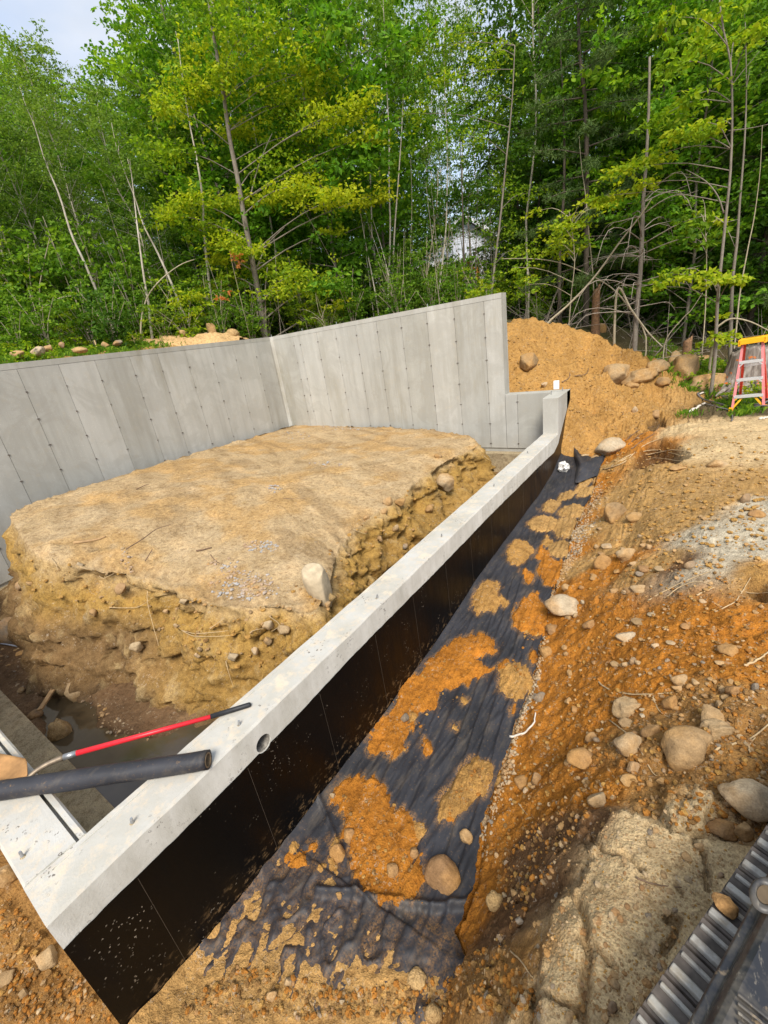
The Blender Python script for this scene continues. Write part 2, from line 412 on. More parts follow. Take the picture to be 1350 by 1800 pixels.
def m_coating():
    s = NT('black_damp_proofing'); n1 = s.noise(1.3, 5, .6); n2 = s.noise(25, 5, .7, stretch=(1, 1, .4)); n3 = s.noise(9, 5, .65, stretch=(1, 1, .3))
    c = s.mix(s.gr(n1, .4, .7), (.0018, .0017, .0017), (.0045, .0032, .0025))
    sepp = s.n('ShaderNodeSeparateXYZ'); s.l(s.pos(), sepp.inputs[0])
    # thin brown coat near the far end, where the concrete shows through
    far = s.math('MULTIPLY', s.gr(sepp.outputs[1], 0, 1), 1)
    mr = s.n('ShaderNodeMapRange'); mr.inputs[1].default_value = 4.2; mr.inputs[2].default_value = 7.5; s.l(sepp.outputs[1], mr.inputs[0])
    c = s.mix(s.math('MULTIPLY', mr.outputs[0], s.gr(n3, .25, .75)), c, (.075, .043, .02))
    # mud and water splashes
    v = s.voro(150); sc = s.n('ShaderNodeSeparateColor'); s.l(v.outputs['Color'], sc.inputs[0])
    sp1 = s.math('MULTIPLY', s.gr(v.outputs['Distance'], .20, .10), s.gr(sc.outputs[0], .972, .982))
    sp1 = s.math('MULTIPLY', sp1, s.gr(s.noise(3.2, 4, .7), .53, .66))
    c = s.mix(s.math('MULTIPLY', sp1, .75), c, (.34, .29, .22))
    z = sepp.outputs[2]; mz = s.n('ShaderNodeMapRange'); mz.inputs[1].default_value = -.72; mz.inputs[2].default_value = -.98; s.l(z, mz.inputs[0])
    mud = s.math('MULTIPLY', mz.outputs[0], s.gr(s.noise(14, 6, .75, stretch=(1, 1, 1.6)), .54, .64))
    c = s.mix(mud, c, (.30, .19, .09))
    b = s.bump(n3, .25, .01); b = s.bump(n2, .22, .003, b)
    r = s.ramp(n3, [(.3, (.30, .30, .30)), (.7, (.55, .55, .55))])
    return s.fin(c, r, b, .16)
COAT = m_coating()
nearw = empty('foundation_wall', (-.127, 3.8, -1.3), label='low concrete wall with black coated outer face, running away beside the trench', cat='wall')
body = child('wall_body', sweep_wall('wall_body', 0, YE, lambda t, x, z: (x, t, z), WBODY), nearw)
hy, hz = UX(463, 1306, 0)[1:3]
def cutter(r=.052, depth=.2):
    m = MB().tube([(-depth, hy, hz), (.05, hy, hz)], r, 28); me = m.me('cut', None); o = bpy.data.objects.new('cut', me); COL.objects.link(o); return o
def cut(o, c):
    md = o.modifiers.new('b', 'BOOLEAN'); md.operation = 'DIFFERENCE'; md.object = c; md.solver = 'EXACT'
    bpy.context.view_layer.update(); dg = bpy.context.evaluated_depsgraph_get()
    me = bpy.data.meshes.new_from_object(o.evaluated_get(dg)); o.modifiers.clear(); o.data = me
# coating sheet, 3 mm thick with a wavy hand-rolled top edge
bord_y = [0, .5, 1.43, 1.9, 2.3, 3.2, 4.39, 5.6, 6.9, 7.45, 7.71, 8.0, 8.48, YB+WT]
bord_z = [-.165, -.19, -.205, -.185, -.19, -.20, -.20, -.215, -.235, -.255, -.18, .06, .42, .47]
ys = np.arange(0, YB+WT+.001, .02); zs = np.interp(ys, bord_y, bord_z)+.006*fbm(ys, ys*0, f=4, o=3)+.0025*vn(ys*25, ys*0)
V = []; Fc = []
for i, (y, z) in enumerate(zip(ys, zs)): V += [(.0005, y, -1.35), (.0045, y, -1.35), (.0045, y, z), (.0005, y, z)]
for i in range(len(ys)-1):
    for j in range(4): a, b = i*4+j, i*4+(j+1) % 4; Fc.append((b, a, a+4, b+4))
Fc += [(0, 1, 2, 3), tuple((len(ys)-1)*4+k for k in (3, 2, 1, 0))]
coat = child('black_coating', mesh_np('black_coating', V, Fc, COAT), nearw)
c1 = cutter(.058); cut(coat, c1); bpy.data.objects.remove(c1)
c2 = cutter(.052); cut(body, c2); bpy.data.objects.remove(c2)
hm = MB().tube([(-.19, hy, hz), (-.004, hy, hz)], .0518, 28, cap=False); hm.F = [tuple(reversed(f)) for f in hm.F]
hm.tube([(-.192, hy, hz), (-.190, hy, hz)], .0518, 28)
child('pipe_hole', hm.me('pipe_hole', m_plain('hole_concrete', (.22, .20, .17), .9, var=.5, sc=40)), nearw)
# stub where the low wall steps up to the back wall
child('raised_end', bevel(MB().box(-WT, 0, YE, YB+.0, -.3, HS).box(-WT, 0, YB, YB+WT-.001, -.3, HS-.001).me('raised_end', CONC), .004), nearw)
child('footing', MB().box(-WT-.2, -WT-.002, .26, YB-.17, -1.35, -.82).me('footing', CONC_FOOT), nearw)
# vertical form lines on the coated face
for y in [.30, .93, 1.54, 2.19, 2.77, 3.4, 4.0, 4.6, 5.2, 5.8, 6.4, 7.0, 7.5]:
    z = np.interp(y, bord_y, bord_z)
    child('form_line', MB().box(.0047, .0062, y-.0012, y+.0012, -1.0, z-.01).me('form_line', m_plain('form_ridge', (.05, .04, .03), .5) if y < .4 else bpy.data.materials['form_ridge']), nearw)
crossw = empty('foundation_wall', (-3, .127, -1.3), label='short cross wall at the near corner, under the shovel and the black roll', cat='wall')
child('wall_body', sweep_wall('wall_body', WT+.0, 6.2, lambda t, x, z: (-t, -x, z), WBODY, seed=5), crossw)
ft = MB().box(-6.0, -WT-.2, .256, .50, -1.35, -.80)
child('footing', bevel(ft.me('footing', CONC_FOOT), .012), crossw)
# bolts cast into the wall tops
bolts = [((420, 1275), 0, 'upright anchor bolt on the low wall above the pipe hole'), ((232, 1447), 0, 'anchor bolt in the low wall between the black roll and the corner'),
         ((40, 1506), 0, 'anchor bolt on the broad corner top of the cross wall'), ((662, 1052), 0, 'bent anchor bolt amid grey crumbs on the low wall'),
         ((776, 944), 0, 'anchor bolt halfway along the low wall top'), ((868, 855), 0, 'anchor bolt on the far half of the low wall top'), ((928, 797), 0, 'last anchor bolt before the step up of the low wall')]
for (px, py), z, lab in bolts:
    p = U(px, py, z); t = rnd.uniform(-.25, .25)
    b = empty('anchor_bolt', tuple(p), label=lab, cat='bolt', group='anchor bolts in the low wall')
    m = MB().tube([(0, 0, -.03), (t*.05, t*.03, .035)], .0055, 10); link('shaft', m.me('shaft', STEEL), b)
    m = MB()
    for k in range(5): m.tube([(t*.05*(k/6+.1), t*.03*(k/6+.1), .003+k*.006), (t*.05*(k/6+.15), t*.03*(k/6+.15), .006+k*.006)], .0066, 10)
    link('thread', m.me('thread', STEEL), b)
    link('mortar_collar', MB().tube([(0, 0, -.004), (0, 0, .003)], [.014, .008], 9).me('mortar_collar', CONC_FOOT), b)
for (px, py), lab in [((477, 590), 'small bolt on the tall wall top at the inner corner'), ((531, 580), 'small bolt on the tall wall top beyond the corner'),
                      ((591, 566), 'small bolt on the tall wall top by the yellow saplings'), ((751, 533), 'small bolt on the tall wall top below the house')]:
    p = UY(px, py, YB+.1); b = empty('anchor_bolt', (p[0], p[1], HT), label=lab, cat='bolt', group='bolts on the tall wall')
    link('shaft', MB().tube([(0, 0, -.02), (0, 0, .055)], .007, 8).me('shaft', STEEL), b)
    link('thread', MB().tube([(0, 0, .03), (0, 0, .055)], .009, 8).me('thread', STEEL), b)
for (px, py), lab in [((989, 687), 'upright bolt on the raised wall end beside the white block'), ((963, 694), 'bolt at the inner edge of the raised wall end')]:
    p = U(px, py, HS); b = empty('anchor_bolt', (max(-.2, p[0]), p[1], HS), label=lab, cat='bolt', group='bolts on the raised wall end')
    link('shaft', MB().tube([(0, 0, -.02), (0, 0, .06)], .007, 8).me('shaft', STEEL), b)
    link('thread', MB().tube([(0, 0, .03), (0, 0, .06)], .0085, 8).me('thread', STEEL), b)
p = U(975, 686, HS)
o = link('foam_block', bevel(MB().box(-.045, .045, -.03, .03, 0, .15).me('foam_block', m_plain('white_foam', (.8, .8, .8), .7, var=.03)), .004), loc=(p[0], p[1]+.12, HS))
tag(o, 'small white block standing on the raised wall end', 'block')

# ================================================================== THE GROUND
CLS = dict(o=(.47, .185, .026), t=(.46, .275, .10), c=(.62, .455, .25), y=(.46, .255, .078), g=(.11, .085, .045), d=(.17, .09, .04), k=(.54, .47, .35), b=(.36, .19, .06))
GC = []   # x, y, z, class
def gp(px, py, z, c): q = U(px, py, z); GC.append((q[0], q[1], z, c))
for a in [(300, 1760, -.96, 'b'), (250, 1795, -.97, 'b'), (420, 1690, -.96, 'b'), (560, 1740, -.92, 'b'), (620, 1795, -.84, 'b'), (480, 1795, -.92, 'b'), (750, 1720, -.82, 'b'), (830, 1640, -.80, 'o'),
          (850, 1560, -.84, 'o'), (900, 1450, -.80, 'o'), (930, 1350, -.82, 'o'), (960, 1250, -.80, 'o'), (985, 1120, -.74, 'o'), (1000, 1040, -.68, 'o'), (1015, 1000, -.68, 't'), (1040, 930, -.58, 't'),
          (1070, 870, -.45, 't'), (1075, 810, -.34, 't'), (1100, 950, -.42, 't'), (1080, 1000, -.46, 'o'), (1050, 1100, -.52, 'o'), (1030, 1200, -.56, 'o'), (1010, 1300, -.55, 'o'), (980, 1400, -.5, 'o'),
          (950, 1480, -.48, 'd'), (930, 1580, -.40, 'd'), (880, 1650, -.45, 'd'), (800, 1795, -.50, 'b'), (880, 1760, -.30, 'b'), (1040, 1440, -.14, 'd'), (1060, 1380, -.20, 'o'), (1150, 1300, -.10, 'b'),
          (1130, 1200, -.22, 'o'), (1150, 1100, -.22, 'o'), (1200, 1150, -.14, 'o'), (1250, 1100, -.04, 'o'), (1350, 1100, .06, 'o'), (1300, 1180, .0, 'o'), (1340, 1250, .03, 'b'), (1250, 1250, -.04, 'b'),
          (1200, 1350, -.05, 'b'), (1300, 1350, .0, 'b'), (1350, 1420, .04, 'b'), (1150, 1400, -.06, 'b'), (1100, 1450, -.02, 'c'), (1200, 1450, .0, 'c'), (1100, 1550, .0, 'c'), (1000, 1650, .0, 'c'),
          (1200, 1550, .02, 'c'), (1050, 1750, .02, 'c'), (1250, 1600, .02, 'c'), (1150, 1700, .02, 'c'), (960, 1790, .0, 'c'), (1150, 1000, -.22, 't'), (1150, 930, -.22, 't'), (1150, 860, -.18, 't'),
          (1200, 1000, -.10, 'd'), (1240, 940, .0, 'k'), (1300, 970, .03, 'k'), (1230, 990, .0, 'k'), (1350, 950, .04, 'k'), (1350, 1010, .08, 'y'), (1330, 890, .02, 'k'), (1270, 880, .0, 't'), (1200, 900, -.10, 't'), (1340, 860, .0, 't'),
          (1160, 820, -.12, 't'), (1200, 800, -.05, 'c'), (1250, 780, .0, 'c'), (1330, 790, .0, 'c'), (1200, 750, .0, 'c'), (1280, 740, -.02, 'c'), (1350, 760, .0, 'c'), (1140, 790, -.20, 'o'), (1110, 780, -.28, 'o'),
          (1120, 720, .0, 'y'), (1150, 700, .0, 'y'), (1180, 700, .0, 't'), (1080, 720, .04, 'y'), (1040, 720, .05, 'y'), (1010, 720, .08, 'y'), (1060, 760, -.22, 'y'), (1020, 780, -.30, 'y'), (1010, 690, .25, 'y'), (1060, 680, .25, 'y'),
          (1110, 670, .15, 'y'), (1180, 660, .1, 't'), (1240, 690, -.02, 't'), (1297, 715, -.05, 'g'), (1345, 715, -.05, 'g'), (1260, 705, -.03, 'g'), (1350, 690, -.05, 'g'), (1300, 660, -.05, 'g')]:
    gp(*a)
def gd(px, py, dist, c):
    q = UD(px, py, dist); GC.append((q[0], q[1], q[2], c))
for a in [(900, 668, 9.2, 'y'), (890, 640, 9.8, 'y'), (890, 573, 10.6, 'y'), (950, 568, 10.9, 'y'), (1000, 572, 11, 'y'), (1050, 580, 11.2, 'y'), (1100, 600, 11.2, 'y'), (1150, 618, 11.2, 'y'), (950, 620, 9.9, 'y'),
          (1010, 625, 10.1, 'y'), (1060, 640, 10.2, 'y'), (1200, 628, 12.0, 't'), (1260, 625, 13, 'g'), (1320, 620, 14, 'g'), (1120, 598, 13.5, 'g'), (1060, 575, 14, 'g'), (960, 572, 13, 'g'), (880, 578, 13, 'g'),
          (1300, 590, 18, 'g'), (1150, 562, 20, 'g'), (1000, 560, 22, 'g'), (1050, 535, 38, 'k'), (1200, 520, 38, 'k'), (1350, 520, 38, 'g'), (820, 520, 34, 'k'), (700, 540, 34, 'g'), (700, 560, 16, 'g'), (800, 558, 18, 'g'),
          (600, 590, 14, 'g'), (465, 592, 13.2, 'g'), (378, 580, 13.5, 't'), (268, 597, 13.5, 'g'), (160, 610, 13.5, 'g'), (50, 615, 12.5, 'g'), (0, 615, 12.0, 'g'), (300, 560, 25, 'g'), (100, 580, 25, 'g'), (500, 560, 28, 'g')]:
    gd(*a)
for a in [(-6.6, .5, 2.15, 'g'), (-6.6, 2.4, 2.2, 'g'), (-6.9, 4, 2.22, 't'), (-7.2, 6, 2.24, 't'), (-7.4, 8, 2.24, 't'), (-6, 8.8, 2.15, 't'), (-4, 8.8, 2.0, 't'), (-2.5, 8.8, 1.7, 'y'), (-1.6, 8.7, 1.0, 'y'), (-1.05, 8.7, .58, 'y'), (-.4, 8.7, .52, 'y'), (.05, 8.6, .45, 'y'),
          (.15, 8.3, .25, 'y'), (.06, 7.9, -.40, 'y'), (.1, 7.6, -.48, 't'), (-9, 3, 2.5, 'g'), (-9.5, 7, 2.6, 'g'), (-3.2, 10.6, 2.1, 'y'), (-5.5, 10.5, 2.4, 'g'), (-12, -3, 3, 'g'),
          (2.6, 0, .08, 'c'), (4, 0, .05, 'c'), (3, -4, 0, 'b'), (6, -8, 0, 'b'), (6, 4, 0, 'c'), (8, 9, 0, 'g'), (5, 8, 0, 'g'), (12, 15, .2, 'g'), (25, 25, .8, 'g'), (40, 50, 2.5, 'g'), (0, 80, 6, 'g'), (-40, 70, 9, 'g'), (-50, 20, 8, 'g'), (-50, -10, 6, 'g'), (20, -10, 0, 'g'),
          (1.2, -.6, -.2, 'b'), (.3, -.5, -.86, 'b'), (0, -.08, -.92, 'b'), (-.3, -.12, -.80, 'b'), (-.6, -.1, -.62, 'b'), (-1.0, -.08, -.5, 'b'), (-.4, -.6, -.6, 'b'), (-1, -.7, -.35, 'b'), (-3, -.4, -.2, 'b'), (-6, -1, .3, 'g'), (-3, -4, .2, 'b'), (1, -3, 0, 'b'), (1.9, -.4, .02, 'c')]:
    GC.append(a)
# trench floor under the cloth
TY = np.array([-.6, 0, .5, 1.3, 2.0, 3.0, 4.3, 5.5, 6.5, 7.3, 7.9, 8.6]); TZ = np.array([-.97, -.97, -.96, -.975, -.98, -.95, -.80, -.76, -.72, -.62, -.44, -.2])
def zt(y): return np.interp(y, TY, TZ)
EDGE_PX = [(820, 1690, -.86), (800, 1640, -.90), (836, 1560, -.93), (850, 1440, -.93), (885, 1345, -.93), (905, 1270, -.92), (930, 1215, -.90), (945, 1150, -.88), (960, 1085, -.86), (975, 1030, -.84), (992, 985, -.80), (1008, 925, -.74), (1035, 880, -.67), (1045, 845, -.60), (1062, 810, -.48), (1072, 795, -.42)]
EDGE = np.array([U(*e) for e in EDGE_PX])
def xr(y): return np.interp(y, EDGE[:, 1], EDGE[:, 0])
def zr(y): return np.interp(y, EDGE[:, 1], EDGE[:, 2])
for y in np.arange(0, 7.8, .7):
    GC.append((.1, y, zt(y)-.04, 'o')); GC.append((float(xr(y)), y, float(zr(y))-.04 if y > .9 else zt(y)-.02, 'o'))
CLS = {k: tuple(c*.82 for c in v) for k, v in CLS.items()}
_G = np.array([(a[0], a[1], a[2]) for a in GC]); _C = np.array([CLS[a[3]] for a in GC])
def _k(a, b): return np.sqrt(((a[:, None, 0]-b[None, :, 0])**2+(a[:, None, 1]-b[None, :, 1])**2)+.0004)
_A = _k(_G, _G); n_ = len(_G); _P = np.c_[np.ones(n_), _G[:, :2]]
_K = np.block([[_A-np.eye(n_)*.01, _P], [_P.T, np.zeros((3, 3))]])
_W = np.linalg.solve(_K, np.r_[_G[:, 2], 0, 0, 0])
def ground_base(x, y):
    x = np.atleast_1d(np.asarray(x, float)); y = np.atleast_1d(np.asarray(y, float)); sh = x.shape; x = x.ravel(); y = y.ravel()
    z = np.empty(len(x))
    for i in range(0, len(x), 20000):
        q = np.c_[x[i:i+20000], y[i:i+20000]]
        z[i:i+20000] = _k(q, _G)@_W[:n_]+_W[n_]+q@_W[n_+1:]
    return z.reshape(sh)
def ground_col(x, y):
    x = x.ravel(); y = y.ravel(); c = np.empty((len(x), 3))
    wx = x+.10*fbm(x, y, f=2.2, s=31); wy = y+.10*fbm(x, y, f=2.2, s=37)
    for i in range(0, len(x), 20000):
        q = np.c_[wx[i:i+20000], wy[i:i+20000]]; d = _k(q, _G)**-5.; c[i:i+20000] = (d@_C)/d.sum(1)[:, None]
    return c
SLAB = [tuple(U(a, b, .03)[:2]) for a, b in [(1072, 1417), (1043, 1454), (1031, 1513), (1009, 1550), (965, 1587), (946, 1661), (938, 1735), (925, 1800), (930, 1900), (1500, 1900), (1500, 1480), (1350, 1520), (1290, 1500), (1235, 1490), (1176, 1478), (1120, 1440)]]
PLATE2 = [tuple(U(a, b, .04)[:2]) for a, b in [(1165, 1365), (1205, 1375), (1250, 1400), (1258, 1425), (1240, 1440), (1236, 1470), (1215, 1478), (1180, 1462), (1163, 1425), (1168, 1395)]]
BLOCK = [tuple(U(a, b, .0)[:2]) for a, b in [(905, 1745), (925, 1722), (934, 1740), (925, 1770), (905, 1800), (870, 1800), (868, 1785)]]
CRACKS = [[tuple(U(850+a/2.7, 1180+b/2.7, .04)[:2]) for a, b in P] for P in [
    [(520, 690), (545, 790), (575, 830), (610, 870), (655, 885), (690, 905), (712, 950), (740, 985)],
    [(425, 1040), (450, 1075), (465, 1110), (470, 1160), (485, 1220), (478, 1300), (498, 1400), (478, 1500), (482, 1590), (470, 1674)],
    [(255, 1515), (300, 1545), (330, 1580), (390, 1610), (440, 1650)], [(1035, 910), (1042, 960), (1058, 1000), (1050, 1080)],
    [(500, 1320), (560, 1390), (610, 1460)], [(860, 1240), (930, 1230), (900, 1330), (850, 1400)], [(990, 830), (1000, 880)], [(915, 1065), (930, 1100)], [(240, 1440), (235, 1560), (200, 1674)]]]
CRW = [.007, .014, .010, .007, .005, .007, .005, .004, .024]
HOLES = [([tuple(U(a, b, -.08)[:2]) for a, b in [(1110, 790), (1140, 765), (1165, 768), (1195, 785), (1212, 808), (1190, 815), (1160, 812), (1130, 808)]], .28, .10),
         ([tuple(U(a, b, 0.)[:2]) for a, b in [(1136, 722), (1155, 712), (1175, 718), (1170, 735), (1150, 742)]], .22, .06),
         ([tuple(U(a, b, 0.05)[:2]) for a, b in [(1310, 1012), (1350, 1030), (1380, 1075), (1350, 1062), (1320, 1045)]], .16, .05)]
def ground(x, y, detail=True):
    x = np.asarray(x, float); y = np.asarray(y, float); z = ground_base(x, y)
    infab = (x > -.2) & (x < xr(y)+.02) & (y > .25) & (y < 7.9)
    slab = sdist(x, y, SLAB)
    sm = sstep(-.01, .04, slab); flat = np.maximum(sm, sstep(8.5, 9.5, np.hypot(x-3.5, y-8.5))*0)
    tanflat = sstep(-.3, .2, sdist(x, y, [(1.9, 3.2), (3.5, 3.2), (6, 9), (2.0, 9.5), (1.6, 6.3)]))
    rough = (1-.92*flat)*(1-.6*tanflat)
    far = 1/(1+np.maximum(np.hypot(x-1.5, y-2)-9, 0)*.15)
    if detail:
        z = z+rough*(.050*fbm(x, y, f=2.3, o=3, s=1)+.030*fbm(x, y, f=7, o=4, g=.6, s=5)*(1+.8*fbm(x, y, f=1.1, o=2, s=8)))
        lump = np.abs(fbm(x, y, f=11, o=3, s=12)); z = z+rough*.030*(.35-lump)*far
        z = z+rough*far*.035*sstep(0, .05, fbm(x, y, f=4.5, o=4, g=.6, s=13))*sstep(-.2, .2, fbm(x, y, f=1.7, o=2, s=14))+rough*far*.012*sstep(0, .06, fbm(x, y, f=17, o=3, s=16))
        z = z+rough*.008*fbm(x, y, f=38, o=3, g=.65, s=15)+.003*fbm(x, y, f=22, o=3, s=17)*(1-rough)
    pile = sstep(8.2, 8.9, y)*sstep(13.5, 11.5, y)*sstep(3.2, 1.4, x) if detail else 0
    z = z-.17*pile+pile*(.12*fbm(x, y, f=2.4, o=3, s=201)+.14*(.3-np.abs(fbm(x, y, f=4, o=4, g=.6, s=202)))+.06*fbm(x, y, f=9, o=4, g=.65, s=203)+.04*sstep(0, .06, fbm(x, y, f=6, o=3, s=204)))
    # drag marks along the bank
    z = z+.012*fbm(x*5+y*1.2, y*.8, o=3, s=19)*(y < 6)*(x < 2.2)*(1-sm)
    z = z+.085*sstep(-.004, .02, slab+.012*fbm(x, y, f=30, s=21)) * (x < 3)
    pl = sdist(x, y, PLATE2)+.008*fbm(x, y, f=35, s=22); z = z+.06*sstep(-.004, .012, pl)
    bl = sdist(x, y, BLOCK)+.006*fbm(x, y, f=35, s=23); z = z+.09*sstep(-.004, .015, bl)
    for P, wd in zip(CRACKS, CRW):
        jx = .006*vn(x*45, y*45, s=3); jy = .006*vn(x*45, y*45, s=4)
        d = seg_dist(x+jx, y+jy, P); z = z-np.minimum(.06, wd*6)*(1-sstep(wd*.4, wd+.006, d))
    for P, dep, sof in HOLES:
        z = z-dep*sstep(-sof*.4, sof, sdist(x, y, P)+.03*fbm(x, y, f=8, s=25))
    z = np.where(infab, np.minimum(z, zt(y)*(1-np.clip(x/np.maximum(xr(y), .1), 0, 1))+zr(y)*np.clip(x/np.maximum(xr(y), .1), 0, 1)-.05), z)
    # soil stays below the wall tops right against them
    nb = (x < 0.02) & (y > -.5) & (y < 0.13); z = np.where(nb, np.minimum(z, -.05), z)
    inb = (y > 8.3) & (y < 8.8) & (x > -1.1) & (x < .1); z = np.where(inb, np.minimum(z, HS-.02), z)
    inb = (y > 8.3) & (y < 8.9) & (x < -1.1); z = np.where(inb, np.minimum(z, HT-.06), z)
    inb = (x < -5.7) & (x > -7.6) & (y < 8.6) & (y > -1); z = np.where(inb, np.minimum(z, HT-.06), z)
    return z
def axis(parts):
    out = [parts[0][0]]
    for a, b, d in parts:
        n = max(1, int(round((b-a)/d))); out += list(np.linspace(a, b, n+1)[1:])
    return np.array(out)
gx = axis([(-70, -30, 5), (-30, -14, 1), (-14, -9, .25), (-9, 0, .08), (0, 1.3, .0125), (1.3, 2.15, .0075), (2.15, 2.5, .0125), (2.5, 3.2, .035), (3.2, 7, .12), (7, 14, .5), (14, 30, 2), (30, 70, 5)])
gy = axis([(-15, -4, 1), (-4, -.8, .15), (-.8, .2, .03), (.2, .5, .0125), (.5, 1.4, .008), (1.4, 2.6, .0125), (2.6, 5, .022), (5, 11.6, .045), (11.6, 16, .12), (16, 30, .5), (30, 60, 2), (60, 110, 5)])
GX, GY = np.meshgrid(gx, gy, indexing='ij'); GZ = ground(GX, GY)
nx, ny = len(gx), len(gy)
ii, jj = np.meshgrid(np.arange(nx-1), np.arange(ny-1), indexing='ij'); a_ = (ii*ny+jj).ravel()
Fg = np.c_[a_, a_+ny, a_+ny+1, a_+1]
CLP = [(-.127, .127), (-.127, 8.41), (XC-.14, 8.41), tuple((CC+LD*8.3-LN*.13)[:2]), (-5.95, .127)]
cx_, cy_ = GX.ravel()[Fg].mean(1), GY.ravel()[Fg].mean(1)
Fg = Fg[~inpoly(cx_, cy_, CLP)]
gc = ground_col(GX, GY)
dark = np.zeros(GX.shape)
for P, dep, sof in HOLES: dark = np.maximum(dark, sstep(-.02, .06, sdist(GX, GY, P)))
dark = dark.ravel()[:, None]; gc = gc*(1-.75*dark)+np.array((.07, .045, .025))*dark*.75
fo = (sstep(11.5, 13.5, np.hypot(GX-CAM[0], GY-CAM[1]))*sstep(-.2, .4, fbm(GX, GY, f=.8, s=41)+.25)).ravel()[:, None]
gc = gc*(1-fo*.6)+np.array((.05, .075, .018))*fo*.6
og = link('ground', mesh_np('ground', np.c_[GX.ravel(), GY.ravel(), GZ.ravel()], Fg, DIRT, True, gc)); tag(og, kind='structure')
def gz(x, y):
    i = min(max(int(np.searchsorted(gx, x)), 1), nx-1); j = min(max(int(np.searchsorted(gy, y)), 1), ny-1)
    u = (x-gx[i-1])/(gx[i]-gx[i-1]); v = (y-gy[j-1])/(gy[j]-gy[j-1]); u = min(max(u, 0), 1); v = min(max(v, 0), 1)
    return float((GZ[i-1, j-1]*(1-v)+GZ[i-1, j]*v)*(1-u)+(GZ[i, j-1]*(1-v)+GZ[i, j]*v)*u)
def on_ground(px, py, zf=None, z0=0., it=14):
    """where the sight line through a photo pixel meets a height function"""
    zf = zf or gz; d = ray(px, py); d = d/np.linalg.norm(d); t = 1.; prev = None
    while t < 60:
        p = CAM+d*t; h = p[2]-zf(p[0], p[1])
        if h < 0:
            a, b = t-.05*max(1, t*.1), t
            for _ in range(it):
                m_ = (a+b)/2; q = CAM+d*m_
                if q[2]-zf(q[0], q[1]) < 0: b = m_
                else: a = m_
            q = CAM+d*b; return np.array((q[0], q[1], zf(q[0], q[1])))
        t += .05*max(1, t*.1)
    return CAM+d*15

# ------------------------------------------------------------------ floor of the excavation inside the walls
px_ = axis([(-7.4, -4, .06), (-4, -.2, .03)]); py_ = axis([(.2, 3, .03), (3, 8.3, .07)])
PX, PY = np.meshgrid(px_, py_, indexing='ij')
WPOLY = [tuple(U(a, b, -1.06)[:2]) for a, b in [(75, 1240), (150, 1200), (170, 1280), (255, 1300), (330, 1275), (420, 1260), (470, 1330), (520, 1420), (160, 1480), (120, 1400)]]
def floor_z(x, y):
    z = -1.02+.28*sstep(-4.2, -6.4, x)+.12*sstep(5, 8, y)+.035*fbm(x, y, f=2.2, o=3, s=51)+.02*fbm(x, y, f=9, o=4, g=.6, s=52)+.006*fbm(x, y, f=35, o=2, s=53)
    z = z-.085*sstep(-.10, .06, sdist(x, y, WPOLY)+.10*fbm(x, y, f=4, s=54))
    return z
PZ = floor_z(PX, PY); nxp, nyp = PX.shape
ii, jj = np.meshgrid(np.arange(nxp-1), np.arange(nyp-1), indexing='ij'); a_ = (ii*nyp+jj).ravel()
pcol = np.array((.13, .075, .038))+np.array((.06, .04, .02))*sstep(-.3, .5, fbm(PX, PY, f=1.5, s=55)).ravel()[:, None]
pcol = pcol*(1-.45*sstep(-1.03, -1.075, PZ).ravel()[:, None])
MUD = m_dirt('wet_mud', wet=.6)
tag(link('pit_floor', mesh_np('pit_floor', np.c_[PX.ravel(), PY.ravel(), PZ.ravel()], np.c_[a_, a_+nyp, a_+nyp+1, a_+1], MUD, True, pcol)), kind='structure')
s = NT('muddy_water'); s.fin(s.mix(s.gr(s.noise(3, 4), .3, .7), (.060, .042, .022), (.095, .07, .04)), .06, s.bump(s.noise(8, 3), .08, .01), .5); WATER = s.m
m = MB(); m.add([(-4.8, .5, -1.062), (-.46, .5, -1.062), (-.46, 2.2, -1.062), (-4.8, 2.2, -1.062)], [(0, 1, 2, 3)])
tag(link('puddle_water', m.me('puddle_water', WATER)), kind='structure')

# ------------------------------------------------------------------ the earth mound left standing inside the walls
RIM_PX = [(15, 905, .48), (55, 962, .36), (100, 985, .26), (180, 1000, .12), (250, 1010, .02), (330, 1045, -.06), (400, 1062, -.09), (480, 1062, -.1), (548, 1070, -.14), (578, 1020, -.15), (590, 975, -.15), (605, 948, -.13),
          (650, 905, -.1), (700, 872, -.08), (750, 830, -.05), (800, 800, -.03), (838, 782, .0), (822, 766, .02), (760, 755, .03), (700, 751, .05), (620, 748, .07), (520, 742, .1), (450, 765, .2), (380, 785, .3), (240, 825, .44), (100, 868, .5), (35, 890, .5)]
RIM = spline([U(*r) for r in RIM_PX]+[U(*RIM_PX[0])], 460)[:-1]; NR = len(RIM)
cen = np.array((-3.1, 4.2, .12))
def poly_norm(P):
    d = np.roll(P, -4, 0)-np.roll(P, 4, 0); n = np.c_[-d[:, 1], d[:, 0]]; n /= np.linalg.norm(n, axis=1)[:, None]
    o = P[:, :2]-cen[:2]; return n*np.sign((n*o).sum(1))[:, None]
RN = poly_norm(RIM)
rows = []; kind_ = []
for k in range(52):
    t = (k/51)**.75; P = cen*(1-t)+RIM*t; P = P.copy(); P[:, 2] += .03*(1-t*t); rows.append(P); kind_.append(0)
for k in range(1, 44):
    t = k/43; P = RIM.copy()
    fl = -1.12+.30*sstep(-4.2, -6.0, RIM[:, 0])
    off = .30*t+.16*t*t+.05*np.sin(t*3.1)+.10*sstep(.4, 1, t)*(RIM[:, 0] < -1.2)
    P[:, :2] += RN*off[..., None] if np.ndim(off) else RN*off
    P[:, 2] = RIM[:, 2]*(1-t)+fl*t
    # keep clear of the walls
    P[:, 0] = np.minimum(P[:, 0], -.30); P[:, 1] = np.minimum(P[:, 1], YB-.25)
    rows.append(P); kind_.append(t)
